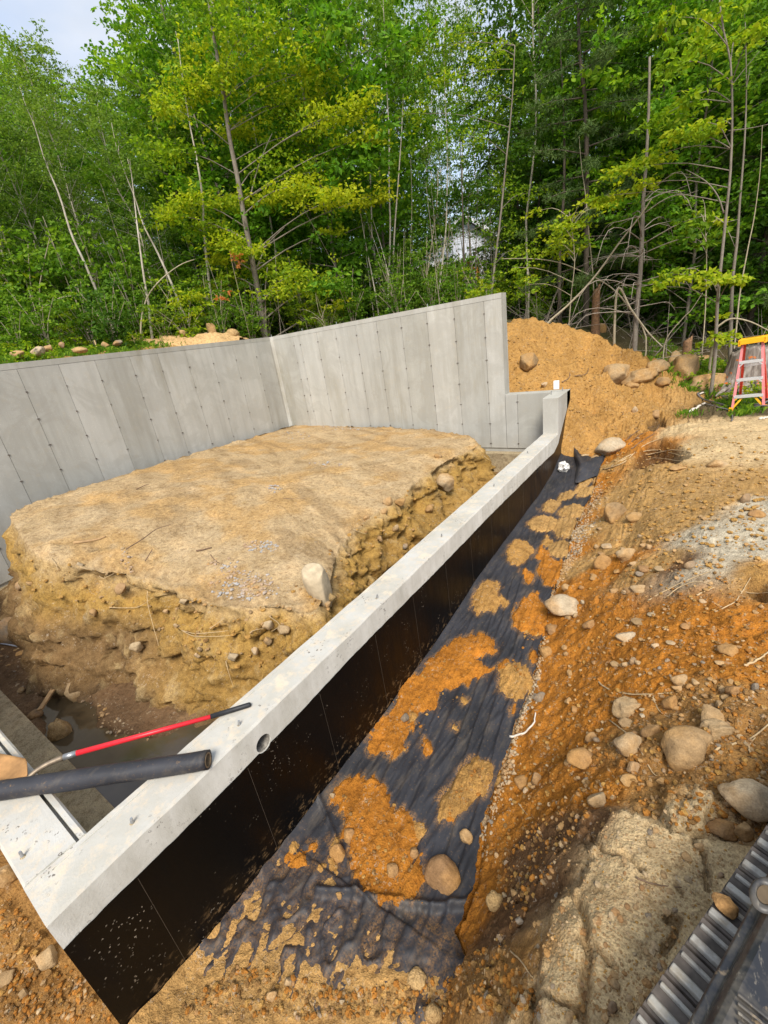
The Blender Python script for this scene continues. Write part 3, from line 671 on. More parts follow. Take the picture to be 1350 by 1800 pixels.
MV = np.array(rows); tt = np.array(kind_)[:, None]*np.ones((1, NR))
x, y, z = MV[..., 0], MV[..., 1], MV[..., 2]
e1, e2, e3 = fbm(x, y, z, f=2.6, o=4, g=.6, s=60), fbm(x, y, z, f=9, o=4, g=.62, s=64), fbm(x, y, z, f=30, o=3, g=.6, s=68)
ridge = .5-np.abs(fbm(x, y, z, f=6, o=3, s=70))
sidew = sstep(0, .10, tt)*(1-.5*sstep(.9, 1, tt))
vf = fbm(x*5, y*5, z*1.6, o=4, g=.6, s=83); big = fbm(x, y, z, f=1.3, o=3, s=84)
disp = sidew*(.20*e1+.035*e2+.022*e3+.12*vf+.10*big-.09*sstep(.08, .30, fbm(x, y, z*1.6, f=3.2, o=4, g=.6, s=81))+.020*sstep(.0, .10, fbm(x, y, z, f=7, o=3, s=85)))
edge_n = RN[None, :, :]*np.ones(tt.shape+(1,))
MV[..., 0] += edge_n[..., 0]*disp; MV[..., 1] += edge_n[..., 1]*disp
rimfall = sstep(.80, 1.0, (np.arange(95)/51.)[:, None]*np.ones((1, NR)))*(tt == 0)
MV[..., 2] += sidew*(.05*e2+.02*e3)+(tt == 0)*(.018*e1+.012*e2+.005*e3+.012*fbm(x*1.5+y*4, y*2-x, o=3, s=77))+rimfall*(.05*e2-.02+.03*e1)
MV[..., 0] = np.minimum(MV[..., 0], -.27)
for _ax in range(1):
    _dl = (MV[..., :2]-CC[:2])@LN[:2]; _ps = np.maximum(.20-_dl, 0); MV[..., 0] += _ps*LN[0]; MV[..., 1] += _ps*LN[1]
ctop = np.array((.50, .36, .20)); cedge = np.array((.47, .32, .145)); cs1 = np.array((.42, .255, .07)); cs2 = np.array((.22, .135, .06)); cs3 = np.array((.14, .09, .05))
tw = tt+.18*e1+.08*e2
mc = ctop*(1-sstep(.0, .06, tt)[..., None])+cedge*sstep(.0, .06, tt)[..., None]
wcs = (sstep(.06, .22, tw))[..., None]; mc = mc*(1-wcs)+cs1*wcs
left_shade = sstep(-1.6, -2.8, x); wcs = (sstep(.22, .60, tw)*(.25+.75*left_shade))[..., None]; mc = mc*(1-wcs)+cs2*wcs  # lower face browner; the left side's shade is painted in as extra dark
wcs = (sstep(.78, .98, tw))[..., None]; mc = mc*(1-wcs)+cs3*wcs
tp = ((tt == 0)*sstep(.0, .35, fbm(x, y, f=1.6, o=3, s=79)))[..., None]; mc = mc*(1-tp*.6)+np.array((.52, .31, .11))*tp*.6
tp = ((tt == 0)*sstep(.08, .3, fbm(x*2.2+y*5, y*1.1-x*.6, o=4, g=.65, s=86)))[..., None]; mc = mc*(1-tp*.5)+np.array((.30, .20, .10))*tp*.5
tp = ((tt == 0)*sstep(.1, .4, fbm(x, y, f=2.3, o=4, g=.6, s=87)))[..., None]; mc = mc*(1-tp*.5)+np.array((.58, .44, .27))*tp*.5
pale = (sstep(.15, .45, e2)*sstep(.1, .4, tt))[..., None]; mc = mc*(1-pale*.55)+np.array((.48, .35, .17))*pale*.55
nr = len(rows); ii, jj = np.meshgrid(np.arange(nr-1), np.arange(NR), indexing='ij')
Fm = np.c_[(ii*NR+jj).ravel(), (ii*NR+(jj+1) % NR).ravel(), ((ii+1)*NR+(jj+1) % NR).ravel(), ((ii+1)*NR+jj).ravel()]
# orientation
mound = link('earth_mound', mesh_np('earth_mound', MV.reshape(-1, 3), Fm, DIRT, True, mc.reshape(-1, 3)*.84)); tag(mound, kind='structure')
MVf = MV
def mound_pt(px, py):
    """nearest mound vertex along a sight line that faces the camera"""
    P = MVf.reshape(-1, 3); d = P-CAM; zc = d@_f; sx_ = 675+F0*(d@_R)/zc; sy_ = 900-F0*(d@_U)/zc
    e = np.hypot(sx_-px, sy_-py); m_ = np.argsort(e)[:14]; k = m_[np.argmin(zc[m_])]; return P[k]

# ================================================================== BLACK FILTER CLOTH IN THE TRENCH, AND THE SOIL ON IT
FOLD = [tuple(U(a, b, -.90)[:2]) for a, b in [(560, 1560), (640, 1566), (700, 1583), (760, 1594), (815, 1590), (850, 1560)]]
FOLD2 = [tuple(U(a, b, -.93)[:2]) for a, b in [(560, 1400), (590, 1470), (615, 1520), (632, 1575)]]
def fab_base(x, y):
    t = np.clip(x/np.maximum(xr(y), .1), 0, 1)
    return zt(y)*(1-t)+zr(y)*t-.03*np.sin(t*pi)*(y > 1)+.045*np.exp(-x/.035)+.0
def fab_folds(x, y):
    near = sstep(1.25, .75, y)
    a = fbm(x*11+y*1.5, y*1.0+x, o=2, s=101); b = fbm(x*22-y*2.2, y*1.6+x*3, o=2, s=105); t = np.clip(x/np.maximum(xr(y), .1), 0, 1)
    lon = .020*np.maximum(0, .30-np.abs(a))/.3*(.3+.7*t)+.010*np.maximum(0, .25-np.abs(b))/.25*(.4+.6*t)
    n1 = fbm(x, y, f=3, o=2, s=108)
    w1 = fbm(x*9+y*4.5, y*4.5-x*2.5, o=2, s=108); w2 = fbm(x*24-y*7, y*13+x*6, o=2, s=110)
    cr_ = .026*np.maximum(0, 1-np.abs(w1)/.24)**1.3+.010*np.maximum(0, 1-np.abs(w2)/.30)**1.3
    z = lon*(1-near)+cr_*near+.012*fbm(x, y, f=3, o=3, s=112)
    z = z+.045*np.exp(-(seg_dist(x+.01*n1, y+.02*n1, FOLD)/.022)**2)+.022*np.exp(-(seg_dist(x+.01*n1, y, FOLD2)/.015)**2)
    return z
def fabz(x, y): return fab_base(x, y)+fab_folds(x, y)
fy = axis([(.22, 2.6, .010), (2.6, 5, .018), (5, 8.02, .03)]); ft_ = np.linspace(0, 1, 110)
FT, FY = np.meshgrid(ft_, fy, indexing='ij')
ex = xr(FY)+.025*fbm(FY*3, FY*0, o=3, s=115)+.008*vn(FY*40, FY*0, s=116)
FX = .007+FT*(ex-.007)
# torn, crumpled near end
yend = np.interp(FX, [0, .25, .5, .8, 1.1, 1.3], [.26, .34, .38, .34, .40, .55])+.05*fbm(FX*7, FX*0, o=3, s=118)
FYY = np.maximum(FY, yend)
FZ = fabz(FX, FYY)+.002
nfx, nfy = FX.shape; ii, jj = np.meshgrid(np.arange(nfx-1), np.arange(nfy-1), indexing='ij'); a_ = (ii*nfy+jj).ravel()
Ff = np.c_[a_, a_+nfy, a_+nfy+1, a_+1]; ok = ~((FYY > FY+1e-9).ravel()[Ff].sum(1) > 3); Ff = Ff[ok]
s = NT('black_geotextile'); n1 = s.noise(2.5, 5, .6); n2 = s.noise(16, 5, .65, stretch=(1, .25, 1)); n3 = s.noise(240, 2)
c = s.mix(s.gr(n1, .35, .65), (.015, .015, .018), (.028, .028, .034)); c = s.mix(s.math('MULTIPLY', s.gr(n2, .52, .72), .30), c, (.16, .125, .085))
c = s.mix(s.math('MULTIPLY', s.gr(s.noise(60, 4, .7), .6, .7), .35), c, (.30, .17, .06))
da = s.n('ShaderNodeAttribute'); da.attribute_name = 'Dust'; dsp = s.n('ShaderNodeSeparateColor'); s.l(da.outputs['Color'], dsp.inputs[0])
c = s.mix(s.math('MULTIPLY', dsp.outputs[0], s.gr(s.noise(90, 4, .7), .40, .62)), c, (.32, .16, .045))
GEO = s.fin(c, .62, s.bump(n3, .25, .001, s.bump(n2, .4, .006)), .45)
fab = link('filter_cloth', mesh_np('filter_cloth', np.c_[FX.ravel(), FYY.ravel(), FZ.ravel()], Ff, GEO, True))
tag(fab, 'long black geotextile cloth laid along the trench bottom beside the coated wall', 'cloth')
# a peaked flap of the cloth at the far end
q = [UX(1000, 830, .10), UX(1003, 775, .06), U(1020, 798, -.42), U(1038, 806, -.46), U(1062, 800, -.42), U(1050, 838, -.55), U(1012, 850, -.60)]
m = MB(); cflap = U(1022, 815, -.40); m.add([cflap]+[np.array(v)+(0, 0, .012) for v in q], [(0, i+1, (i+1) % 7+1) for i in range(7)])
me = m.me('filter_cloth_flap', GEO); bm = bmesh.new(); bm.from_mesh(me); bmesh.ops.subdivide_edges(bm, edges=bm.edges[:], cuts=5, use_grid_fill=True)
for v in bm.verts:
    d = float(fbm(np.array([v.co.x]), np.array([v.co.y]), np.array([v.co.z]), f=9, o=3, s=119)[0]); v.co.z += .035*d; v.co.x += .012*d
bm.to_mesh(me); bm.free(); me.polygons.foreach_set('use_smooth', [True]*len(me.polygons))
child('loose_flap', me, tag(fab, None))
# soil patches
def E_(x0, y0, x1, y1, rot=0): cx, cy, a, b = (x0+x1)/2, (y0+y1)/2, (x1-x0)/2, (y1-y0)/2; return [(cx+a*cos(t)*1.05, cy+b*sin(t)*1.05) for t in np.linspace(0, 2*pi, 13)[:-1]]
PATCH = [(E_(1008, 800, 1050, 828), 't'), (E_(965, 846, 1009, 875), 't'), (E_(1010, 832, 1046, 866), 't'), (E_(948, 872, 984, 902), 't'), (E_(983, 886, 1031, 910), 't'), (E_(926, 904, 981, 934), 't'), (E_(974, 910, 1026, 946), 't'),
         (E_(968, 950, 1006, 980), 't'), (E_(886, 950, 936, 992), 'y'), (E_(944, 981, 995, 1028), 'o'), (E_(832, 1022, 880, 1080), 'y'), (E_(874, 1048, 893, 1070), 'y'), (E_(905, 1048, 964, 1120), 'o'), (E_(878, 1166, 936, 1232), 'y'), (E_(835, 1110, 850, 1125), 'o'),
         ([(790, 1135), (830, 1118), (875, 1130), (872, 1148), (840, 1160), (862, 1176), (855, 1190), (820, 1200), (800, 1212), (775, 1215), (770, 1255), (735, 1255), (712, 1270), (712, 1318), (690, 1335), (655, 1322), (660, 1285), (700, 1230), (735, 1180)], 'o'),
         ([(578, 1400), (600, 1372), (660, 1370), (690, 1400), (715, 1430), (735, 1480), (748, 1530), (752, 1592), (700, 1592), (640, 1570), (628, 1530), (612, 1490), (600, 1440)], 'o'),
         ([(830, 1330), (870, 1340), (882, 1370), (850, 1402), (815, 1425), (790, 1440), (772, 1452), (775, 1405), (800, 1350)], 'y'), 
         ([(515, 1500), (545, 1510), (548, 1530), (520, 1535), (500, 1520)], 'o'), (E_(500, 1500, 530, 1520), 'o')]
for _k in range(34):
    _c = rnd.choice([(700, 1300), (640, 1480), (830, 1390), (900, 1200), (860, 1060), (930, 1085), (780, 1200), (560, 1510), (950, 960), (720, 1500), (800, 1450)]); _x, _y, _r = _c[0]+rnd.gauss(0, 34), _c[1]+rnd.gauss(0, 34), rnd.uniform(3, 10)
    PATCH.append((E_(_x-_r, _y-_r*1.5, _x+_r, _y+_r*1.5), rnd.choice('ooy')))
PW = [([tuple(U(a, b, float(fab_base(*[np.array([k]) for k in U(a, b, -.85)[:2]])[0]))[:2]) for a, b in P], c) for P, c in PATCH]
sx_ = axis([(.0, 1.42, .009)]); sy_ = axis([(-.06, 2.9, .009), (2.9, 5, .014), (5, 8.0, .024)])
SX, SY = np.meshgrid(sx_, sy_, indexing='ij'); FB = fabz(SX, SY)
h = np.full(SX.shape, -.05); sc_ = np.zeros(SX.shape+(3,))
rag = .050*fbm(SX*9, SY*4, o=3, g=.65, s=121)+.045*fbm(SX*30+SY*3, SY*6, o=3, s=122)+.015*fbm(SX*60, SY*50, o=2, s=124)
jx = .03*fbm(SX, SY, f=5, o=2, s=123)
for P, c in PW:
    sc1 = 1.0 if len(P) > 12 else .8
    d = sdist(SX+jx, SY+jx, P)+rag*sc1
    hh = np.where(d > 0, np.minimum(d*.55, .028), np.maximum(d*.8, -.05)); big = hh > h; h = np.maximum(h, hh); sc_[big] = np.array(CLS[c])
lump = .010*fbm(SX, SY, f=16, o=4, g=.65, s=125)+.012*np.maximum(0, fbm(SX, SY, f=9, o=2, s=126))
soilz = FB+h+lump*sstep(-.004, .012, h)
# sand lying in the troughs of the crumpled near end, thinning out uphill
lev = fab_base(SX, SY)+np.interp(SY-.10*SX, [.06, .26, .42, .64, .90, 1.3], [.10, .046, .020, .008, -.006, -.05])+.016*fbm(SX, SY, f=7, o=4, g=.62, s=127)+.009*fbm(SX, SY, f=28, o=4, g=.7, s=128)
wedge = np.interp(SX, [0, .03, .2], [-.012, -.006, 0]); lev = lev+wedge*(SY > .5)
nearsand = lev > soilz; soilz = np.maximum(soilz, lev); sc_[nearsand] = np.array((.40, .235, .085))
# gravel-side soil slumping over the outer edge
ed = SX-(xr(SY)-.03+.05*fbm(SY*2.5, SY*0+3, o=3, s=129)); slump = fab_base(SX, SY)+np.minimum(ed*.6, .03)+.01*fbm(SX, SY, f=12, s=130)
use = (SY < 1.0) & (slump > soilz); soilz = np.where(use, slump, soilz); sc_[use] = np.array((.33, .16, .045))
keep = (soilz > FB-.022) & (SX < xr(SY)+.03) & (SX > .006)
nsx, nsy = SX.shape; ii, jj = np.meshgrid(np.arange(nsx-1), np.arange(nsy-1), indexing='ij'); a_ = (ii*nsy+jj).ravel()
Fs = np.c_[a_, a_+nsy, a_+nsy+1, a_+1]; Fs = Fs[keep.ravel()[Fs].all(1)]
sc_[sc_.sum(-1) == 0] = CLS['o']
vv = (1+.25*fbm(SX, SY, f=5, o=3, s=131))[..., None]
tag(link('loose_soil', mesh_np('loose_soil', np.c_[SX.ravel(), SY.ravel(), (soilz+.001).ravel()], Fs, DIRT, True, np.clip(sc_*vv, 0, 1).reshape(-1, 3))), kind='stuff')
_hi = np.clip(np.searchsorted(sx_, FX.ravel()), 0, nsx-1); _hj = np.clip(np.searchsorted(sy_, FYY.ravel()), 0, nsy-1)
_gap = (soilz-FB)[_hi, _hj]; _du = sstep(-.035, -.001, _gap)*np.where(FYY.ravel() < 1.05, .45, 1)*(.35+.65*sstep(-.2, .3, fbm(FX.ravel()*30, FYY.ravel()*7, o=3, s=133)))
_c = np.ones((len(_du), 4), np.float32); _c[:, 0] = _du
_a = fab.data.color_attributes.new('Dust', 'FLOAT_COLOR', 'POINT'); _a.data.foreach_set('color', _c.ravel())
def trench_z(x, y):
    g = gz(x, y)
    if 0 < x < 1.41 and .2 < y < 7.9:
        i = min(int(np.searchsorted(sx_, x)), nsx-1); j = min(int(np.searchsorted(sy_, y)), nsy-1)
        if x < XRG[j]: return max(FB[i, j], soilz[i, j])
    return g
XRG = xr(sy_)

# ================================================================== STONES
def rock_mesh(name, mat, seed, sub=3, chop=4, rough=.16):
    bm = bmesh.new(); bmesh.ops.create_icosphere(bm, subdivisions=sub, radius=1); me = bpy.data.meshes.new(name); bm.to_mesh(me); bm.free()
    n = len(me.vertices); V = np.empty(n*3, np.float32); me.vertices.foreach_get('co', V); V = V.reshape(-1, 3).astype(float)
    g = np.random.default_rng(seed)
    for _ in range(chop):
        a = g.normal(size=3); a /= np.linalg.norm(a); c = g.uniform(.48, .84); d = V@a-c; V -= np.where(d > 0, d*.88, 0)[:, None]*a
    nn = V/np.linalg.norm(V, axis=1)[:, None]
    V += nn*(rough*fbm(nn[:, 0], nn[:, 1], nn[:, 2], f=1.6, o=3, s=seed)+rough*.28*fbm(nn[:, 0], nn[:, 1], nn[:, 2], f=7, o=3, s=seed+5))[:, None]
    V /= np.abs(V).max(0)
    me.vertices.foreach_set('co', V.astype(np.float32).ravel()); me.materials.append(mat); me.polygons.foreach_set('use_smooth', [True]*len(me.polygons)); me.update()
    return me
MATS = dict(t=ROCK_TAN, p=ROCK_PALE, r=ROCK_RUST, g=ROCK_GREY)
RM = {(k, v): rock_mesh('stone_'+k, MATS[k], 11*i+v, 3, 7+v % 3*4, .10+.05*(v % 2)) for i, k in enumerate('tprg') for v in range(4)}
CLOD = m_dirt('clod_dirt', (.42, .28, .13))
RM.update({('c', v): rock_mesh('clod', CLOD, 90+v, 3, 2, .30) for v in range(4)})
RM.update({('l', v): rock_mesh('boulder', ROCK_TAN, 120+v, 4, 9+3*v, .13) for v in range(3)})
RM.update({('w', v): rock_mesh('boulder', ROCK_PALE, 130+v, 4, 9+3*v, .13) for v in range(3)})
MATS['o'] = m_dirt('orange_clod_dirt', (.36, .155, .032)); MATS['y'] = m_dirt('yellow_clod_dirt', (.41, .235, .07)); MATS['d'] = m_rock('grey_crumbs', [(.50, .50, .51), (.40, .40, .41), (.58, .58, .58)]); MATS['h'] = m_dirt('brown_clod_dirt', (.24, .135, .05))
SM = {(k, v): rock_mesh('pebble_'+k, MATS[k], 51*i+v+7, 1, 2, .15) for i, k in enumerate('tprgoyhd') for v in range(3)}
def put_stone(p, wd, ht, dp, mesh, name, label, cat, group=None, sink=.35, rot=None, tilt=.15):
    o = link(name, mesh); o.scale = (wd/2, dp/2, ht/2); o.location = (p[0], p[1], p[2]+ht*(.5-sink))
    o.rotation_euler = (rnd.uniform(-tilt, tilt), rnd.uniform(-tilt, tilt), rot if rot is not None else rnd.uniform(0, 6.28))
    return tag(o, label, cat, group)
def fz(x, y):
    return float(PZ[min(max(int(np.searchsorted(px_, x)), 0), nxp-1), min(max(int(np.searchsorted(py_, y)), 0), nyp-1)])
def px_stone(px, py, wpx, k, label, hpx=None, where='g', sink=.35, name=None, group=None, rot=None, dp=None):
    hpx = hpx or wpx*.75
    if where == 'g': p = on_ground(px, py+hpx*.15, trench_z)
    elif where == 'p': p = on_ground(px, py+hpx*.15, fz)
    else: p = mound_pt(px, py)
    dz = (np.array(p)-CAM)@_f; w_ = wpx*dz/F0; hh = hpx*dz/F0
    if where == 'm':
        vw = (CAM-p)/np.linalg.norm(CAM-p); c = p+vw*w_*.30; o = put_stone((c[0], c[1], c[2]-hh*.5), w_, hh, dp or min(w_, hh)*.8, RM[(k, rnd.randrange(3))], name or 'stone', label, 'stone', group, 0, rot if rot is not None else YAW*-1, .4); return o
    # seen at a slant: what shows upward mixes depth and height
    elev = math.atan2(CAM[2]-p[2], math.hypot(p[0]-CAM[0], p[1]-CAM[1])); d_ = dp or w_*rnd.uniform(.7, .95)
    ht = max(.3*w_, (hh-d_*sin(elev)*.6)/max(cos(elev), .45)); ht = min(ht, w_*1.1)/(1-sink*.6)
    return put_stone(p, w_, ht, d_, RM[(k, rnd.randrange(3))], name or 'stone', label, 'boulder' if w_ > .28 else 'stone', group, sink, rot if rot is not None else -YAW+rnd.uniform(-.3, .3), .12)
BST = [
 (1078, 905, 50, 'l', 'round tan boulder beside the pale gravel at the cloth edge', 44), (1117, 911, 41, 't', 'smaller tan boulder touching the round one by the gravel', 26), (1100, 974, 35, 'p', 'grey speckled oval stone in orange dirt below two tan boulders', 26),
 (1061, 990, 35, 'r', 'rusty brown round stone beside the grey speckled oval one', 34), (1070, 959, 24, 'p', 'small chalk white stone above the rusty round one', 11), (1113, 990, 14, 'p', 'little white stone just below the speckled oval one', 10),
 (990, 1066, 64, 'w', 'large pale angular stone with a sharp tip at the cloth edge', 46), (970, 1105, 27, 'r', 'brown round stone just below the large pale angular one', 24), (959, 1146, 24, 'r', 'brown egg shaped stone at the cloth edge above the soil heap', 26),
 (994, 1034, 18, 't', 'small tan stone above the pale angular one', 20), (1044, 1014, 17, 't', 'flat cream pebble on orange dirt', 11), (1124, 1034, 31, 'p', 'cream stone with a notch on the orange bank', 22), (1078, 1038, 17, 'r', 'small brown stone with pale face', 12),
 (1105, 1038, 20, 'r', 'squarish orange clod stone next to the notched cream one', 20), (1121, 1093, 27, 't', 'tan cobble above the flat pale stone', 17), (1037, 1098, 27, 'r', 'rusty cobble sunk in the dirt beside the black cloth', 20), (1102, 1117, 37, 'p', 'flat pale stone with a brown pebble sitting on it', 24),
 (1148, 1079, 18, 'p', 'pale flattish stone in the middle of the orange bank', 9), (1181, 1129, 18, 'p', 'white sliver of stone on the orange bank', 10), (1152, 1134, 14, 'p', 'small cream stone below the pale flat one', 12), (1113, 1161, 14, 'g', 'dark grey slaty stone standing upright in the bank', 27),
 (1080, 1168, 18, 't', 'light tan stone next to the grey slaty one', 15), (1100, 1168, 14, 'p', 'cream pebble between tan stone and slaty stone', 12), (1283, 1142, 36, 'r', 'rusty boulder half sunk in orange dirt', 26), (1207, 1100, 20, 'r', 'low rusty stone on the bank slope', 12),
 (1252, 1107, 18, 'r', 'small rusty stone above the half sunk boulder', 12), (1322, 1161, 14, 't', 'small yellow stone by a thin root', 10), (1265, 1164, 16, 'p', 'white chip of stone below the rusty boulder', 9), (1194, 1194, 31, 'p', 'pale speckled cobble topmost of a group of three', 24),
 (1191, 1208, 18, 'p', 'cream oval pebble under the pale speckled cobble', 11), (1213, 1207, 14, 'r', 'orange brown pebble beside the cream oval one', 12), (1180, 1236, 29, 'r', 'smooth brown egg shaped cobble below the pale speckled one', 36), (1105, 1241, 54, 'l', 'big grey tan boulder with squared end on the bank', 40),
 (1290, 1215, 26, 'r', 'brown rounded stone of a touching pair high on the bank', 26), (1270, 1213, 17, 't', 'tan blocky stone of a touching pair high on the bank', 24), (1327, 1207, 16, 'g', 'grey angular chip near the frame edge', 14), (948, 1226, 27, 'g', 'grey round stone on the dirt beside the soil heaps', 20),
 (1311, 878, 18, 'g', 'blue grey stone on the tan ground', 24), (1330, 903, 26, 'r', 'brown stone buried at the tan ground edge', 18), (1276, 894, 14, 'p', 'pale chip beside the crust edge', 12), (1215, 994, 24, 'g', 'dark grey stone at the pale crust edge', 18), (1160, 1000, 22, 't', 'tan stone on the rough slope below the crust', 13),
 (1131, 998, 26, 'r', 'brown stone left of the rough slope roots', 14), (1100, 1272, 31, 't', 'yellow tan stone wedged under the squared boulder', 22), (1146, 1287, 38, 'r', 'brown angular stone beside the squared boulder', 34), (1106, 1311, 53, 'w', 'large cream stone between squared boulder and crust plate', 48),
 (1206, 1314, 94, 'l', 'biggest brown wedge shaped boulder on the bank', 74), (1254, 1257, 50, 't', 'pale tan stone behind the brown block', 24), (1261, 1281, 56, 'l', 'blocky brown boulder above the wedge shaped one', 42), (1322, 1404, 100, 'w', 'long pale boulder cut by the frame edge', 66),
 (1113, 1348, 25, 'g', 'grey flat stone under the large cream one', 20), (1106, 1373, 36, 't', 'crumbly tan stone above the crust plate', 20), (1050, 1405, 36, 'p', 'two tone cream and brown stone at the crust tip', 34), (1041, 1299, 24, 'r', 'brown stone with a pale side in orange dirt', 26),
 (1024, 1332, 54, 'r', 'broad orange stone nearly buried in the slope', 32), (917, 1373, 33, 'r', 'brown flat stone in the slope by the cloth', 20), (943, 1369, 20, 'g', 'grey brown stone beside the brown flat one', 24), (1206, 1507, 18, 't', 'yellowish pebble on the cracked crust', 15),
 (1228, 1487, 17, 'p', 'cream stone below the broken plate', 14), (1280, 1411, 17, 'p', 'white pebble beside the long pale boulder', 13), (1272, 1455, 52, 'r', 'fractured brown rock between plate and pale boulder', 32), (1305, 1461, 30, 't', 'leaning tan flake under the pale boulder', 34),
 (1080, 1731, 19, 't', 'yellow angular pebble on the cracked crust', 18), (1078, 1768, 20, 'g', 'pale grey split stone set in the crust', 38), (1139, 1749, 17, 't', 'yellow stone beside the machine track', 24), (1268, 1538, 12, 'g', 'tiny green grey pebble near the track', 10), (1139, 1558, 9, 'p', 'tiny pale pebble on the brown stick', 10),
 (613, 1466, 23, 'r', 'rusty stone with a white fleck on the orange soil heap', 32), (594, 1500, 31, 'r', 'orange five sided stone on bare cloth', 30), (778, 1536, 64, 'r', 'big rusty round boulder resting on the cloth end', 54), (730, 1498, 20, 'r', 'brown stone beside the big rusty boulder', 26),
 (689, 1530, 25, 'r', 'brown stone with pale sliver in the soil heap', 26), (711, 1262, 17, 'g', 'grey brown cobble on the long orange soil streak', 16), (585, 1396, 11, 'p', 'pale stone at the top of the orange soil heap', 20), (818, 1470, 28, 't', 'tan stone on the cloth edge above the rusty boulder', 38),
 (509, 1722, 19, 'p', 'pale oblong stone standing in sand below the cloth', 34), (480, 1748, 20, 'p', 'pale boot shaped stone next to the oblong one', 26), (596, 1573, 12, 't', 'small tan stone on the cloth fold', 16), (870, 1586, 36, 'c', 'tan dirt clod on the slope below the rusty boulder', 46),
 (602, 1760, 11, 'p', 'small white cube shaped stone in the lower dirt', 11), (733, 1718, 36, 'c', 'yellow clod in the dark dirt below the cloth', 24), (763, 1782, 34, 'c', 'lumpy clod at the bottom edge of the slope', 34), (87, 1684, 44, 't', 'round tan stone sunk in dirt beyond the wall corner', 36),
 (8, 1537, 40, 'l', 'upright tan boulder against the cross wall', 66), (44, 1745, 17, 't', 'small tan stone in the dirt beyond the corner', 24), (12, 1714, 30, 't', 'flat tan stone in the dirt beyond the corner', 16),
 (928, 639, 44, 'l', 'brown angular boulder on the spoil pile', 30), (1083, 660, 52, 'l', 'pale faced boulder at the head of the boulder row', 36), (1128, 658, 66, 'l', 'long low boulder next in the row', 30), (1152, 648, 48, 'l', 'tan boulder behind the long low one', 26),
 (1202, 652, 66, 'l', 'large rounded tan boulder in the row', 48), (1240, 671, 80, 'l', 'biggest oval boulder at the ladder end of the row', 40), (1226, 636, 60, 'l', 'flat brown boulder behind the oval one', 28), (1187, 630, 28, 't', 'small round boulder at the back of the row', 24),
 (1165, 671, 24, 't', 'tan stone wedged under the boulder row', 16), (1111, 678, 24, 't', 'tan stone in front of the long low boulder', 14), (1055, 580, 20, 't', 'round stone on the crest of the spoil pile', 20), (957, 676, 13, 'p', 'small pale stone on the pile behind the white block', 8),
 (1116, 720, 11, 'p', 'lone round pale stone on the sandy slope', 12), (1076, 787, 56, 'w', 'large tan boulder at the far end of the cloth', 36), (1028, 803, 16, 'p', 'cream oval stone on the cloth end', 11), (1047, 806, 22, 't', 'olive oval stone between cream one and boulder', 13),
 (1190, 823, 32, 't', 'flat ochre stone under the root hollow', 12), (1261, 815, 32, 'p', 'pale crumbly stone on the tan ground', 20), (1153, 728, 22, 'g', 'grey stone in the small burrow', 14), (928, 1786, 30, 'c', 'crust lump at the slab gap', 30),
]
for px, py, wp_, k, lab, hp in BST:
    z0 = dict(sink=.40)
    px_stone(px, py, wp_, k, lab, hp, name='boulder' if wp_ > 40 else 'stone', **z0)
_bp = mound_pt(560, 1020); _bp = _bp+(CAM-_bp)/np.linalg.norm(CAM-_bp)*.12+np.array((.02, 0, .0))
o = put_stone(_bp, .25, .52, .24, RM[('w', 1)], 'boulder', 'tall pale boulder sticking out of the mound corner', 'boulder', None, .5, -YAW, .05); o.rotation_euler[1] = -.25
o.data = rock_mesh('boulder', m_plain('pale_boulder', (.43, .34, .22), .85, var=.25, sc=14, bumpd=.01), 77, 4, 2, .07)
MST = [(789, 846, 32, 'w', 'pale round boulder in the broken far end of the mound', 38), (676, 878, 20, 'p', 'cream stone in the mound side above the low wall', 18), (680, 893, 14, 'p', 'small pale stone under the cream one', 12), (707, 885, 24, 't', 'tan stone in the mound side', 18),
 (746, 887, 17, 't', 'tan stone deep in the mound side', 16), (474, 1104, 21, 'p', 'pale round stone in the yellow mound face', 20), (493, 1115, 24, 't', 'tan stone beside the pale round one in the mound face', 20), (478, 1133, 15, 'p', 'pale wedge under the pale round stone', 24), (456, 1148, 13, 'p', 'small pale stone low in the mound face', 18),
 (578, 1057, 12, 'p', 'white pebble under the tall pale boulder', 12), (715, 960, 12, 'g', 'grey white pebble in the mound side', 10), (672, 948, 9, 'p', 'upright pale sliver in the mound side', 18), (698, 922, 13, 't', 'tan pebble in the mound side', 18),
 (233, 1137, 23, 'p', 'white round stone low in the shaded mound face', 22), (143, 987, 11, 'p', 'white pebble near the mound rim', 13), (52, 1026, 10, 'p', 'pale upright pebble at the mound end', 16), (222, 1033, 20, 'g', 'grey stone amid roots in the mound face', 22), (154, 1078, 15, 't', 'round tan stone in the mound face', 18),
 (317, 1055, 15, 'p', 'cream stone just below the mound rim', 12), (289, 1063, 10, 'p', 'small cream pebble below the rim', 8), (301, 1094, 10, 'p', 'cream pebble in the mound corner', 8), (348, 1137, 9, 'p', 'pale pointed pebble in the yellow face', 16), (341, 1155, 13, 'p', 'pale oval pebble in the yellow face', 12), (413, 1141, 20, 'p', 'pale wedge shaped stone in the yellow face', 18),
 (640, 905, 14, 't', 'tan pebble at the mound rim', 12), (770, 800, 16, 't', 'small tan lump at the broken rim', 14), (30, 1035, 22, 'g', 'dark rounded stone in the end of the mound', 20)]
for px, py, wp_, k, lab, hp in MST: px_stone(px, py, wp_, k, lab, hp, 'm')
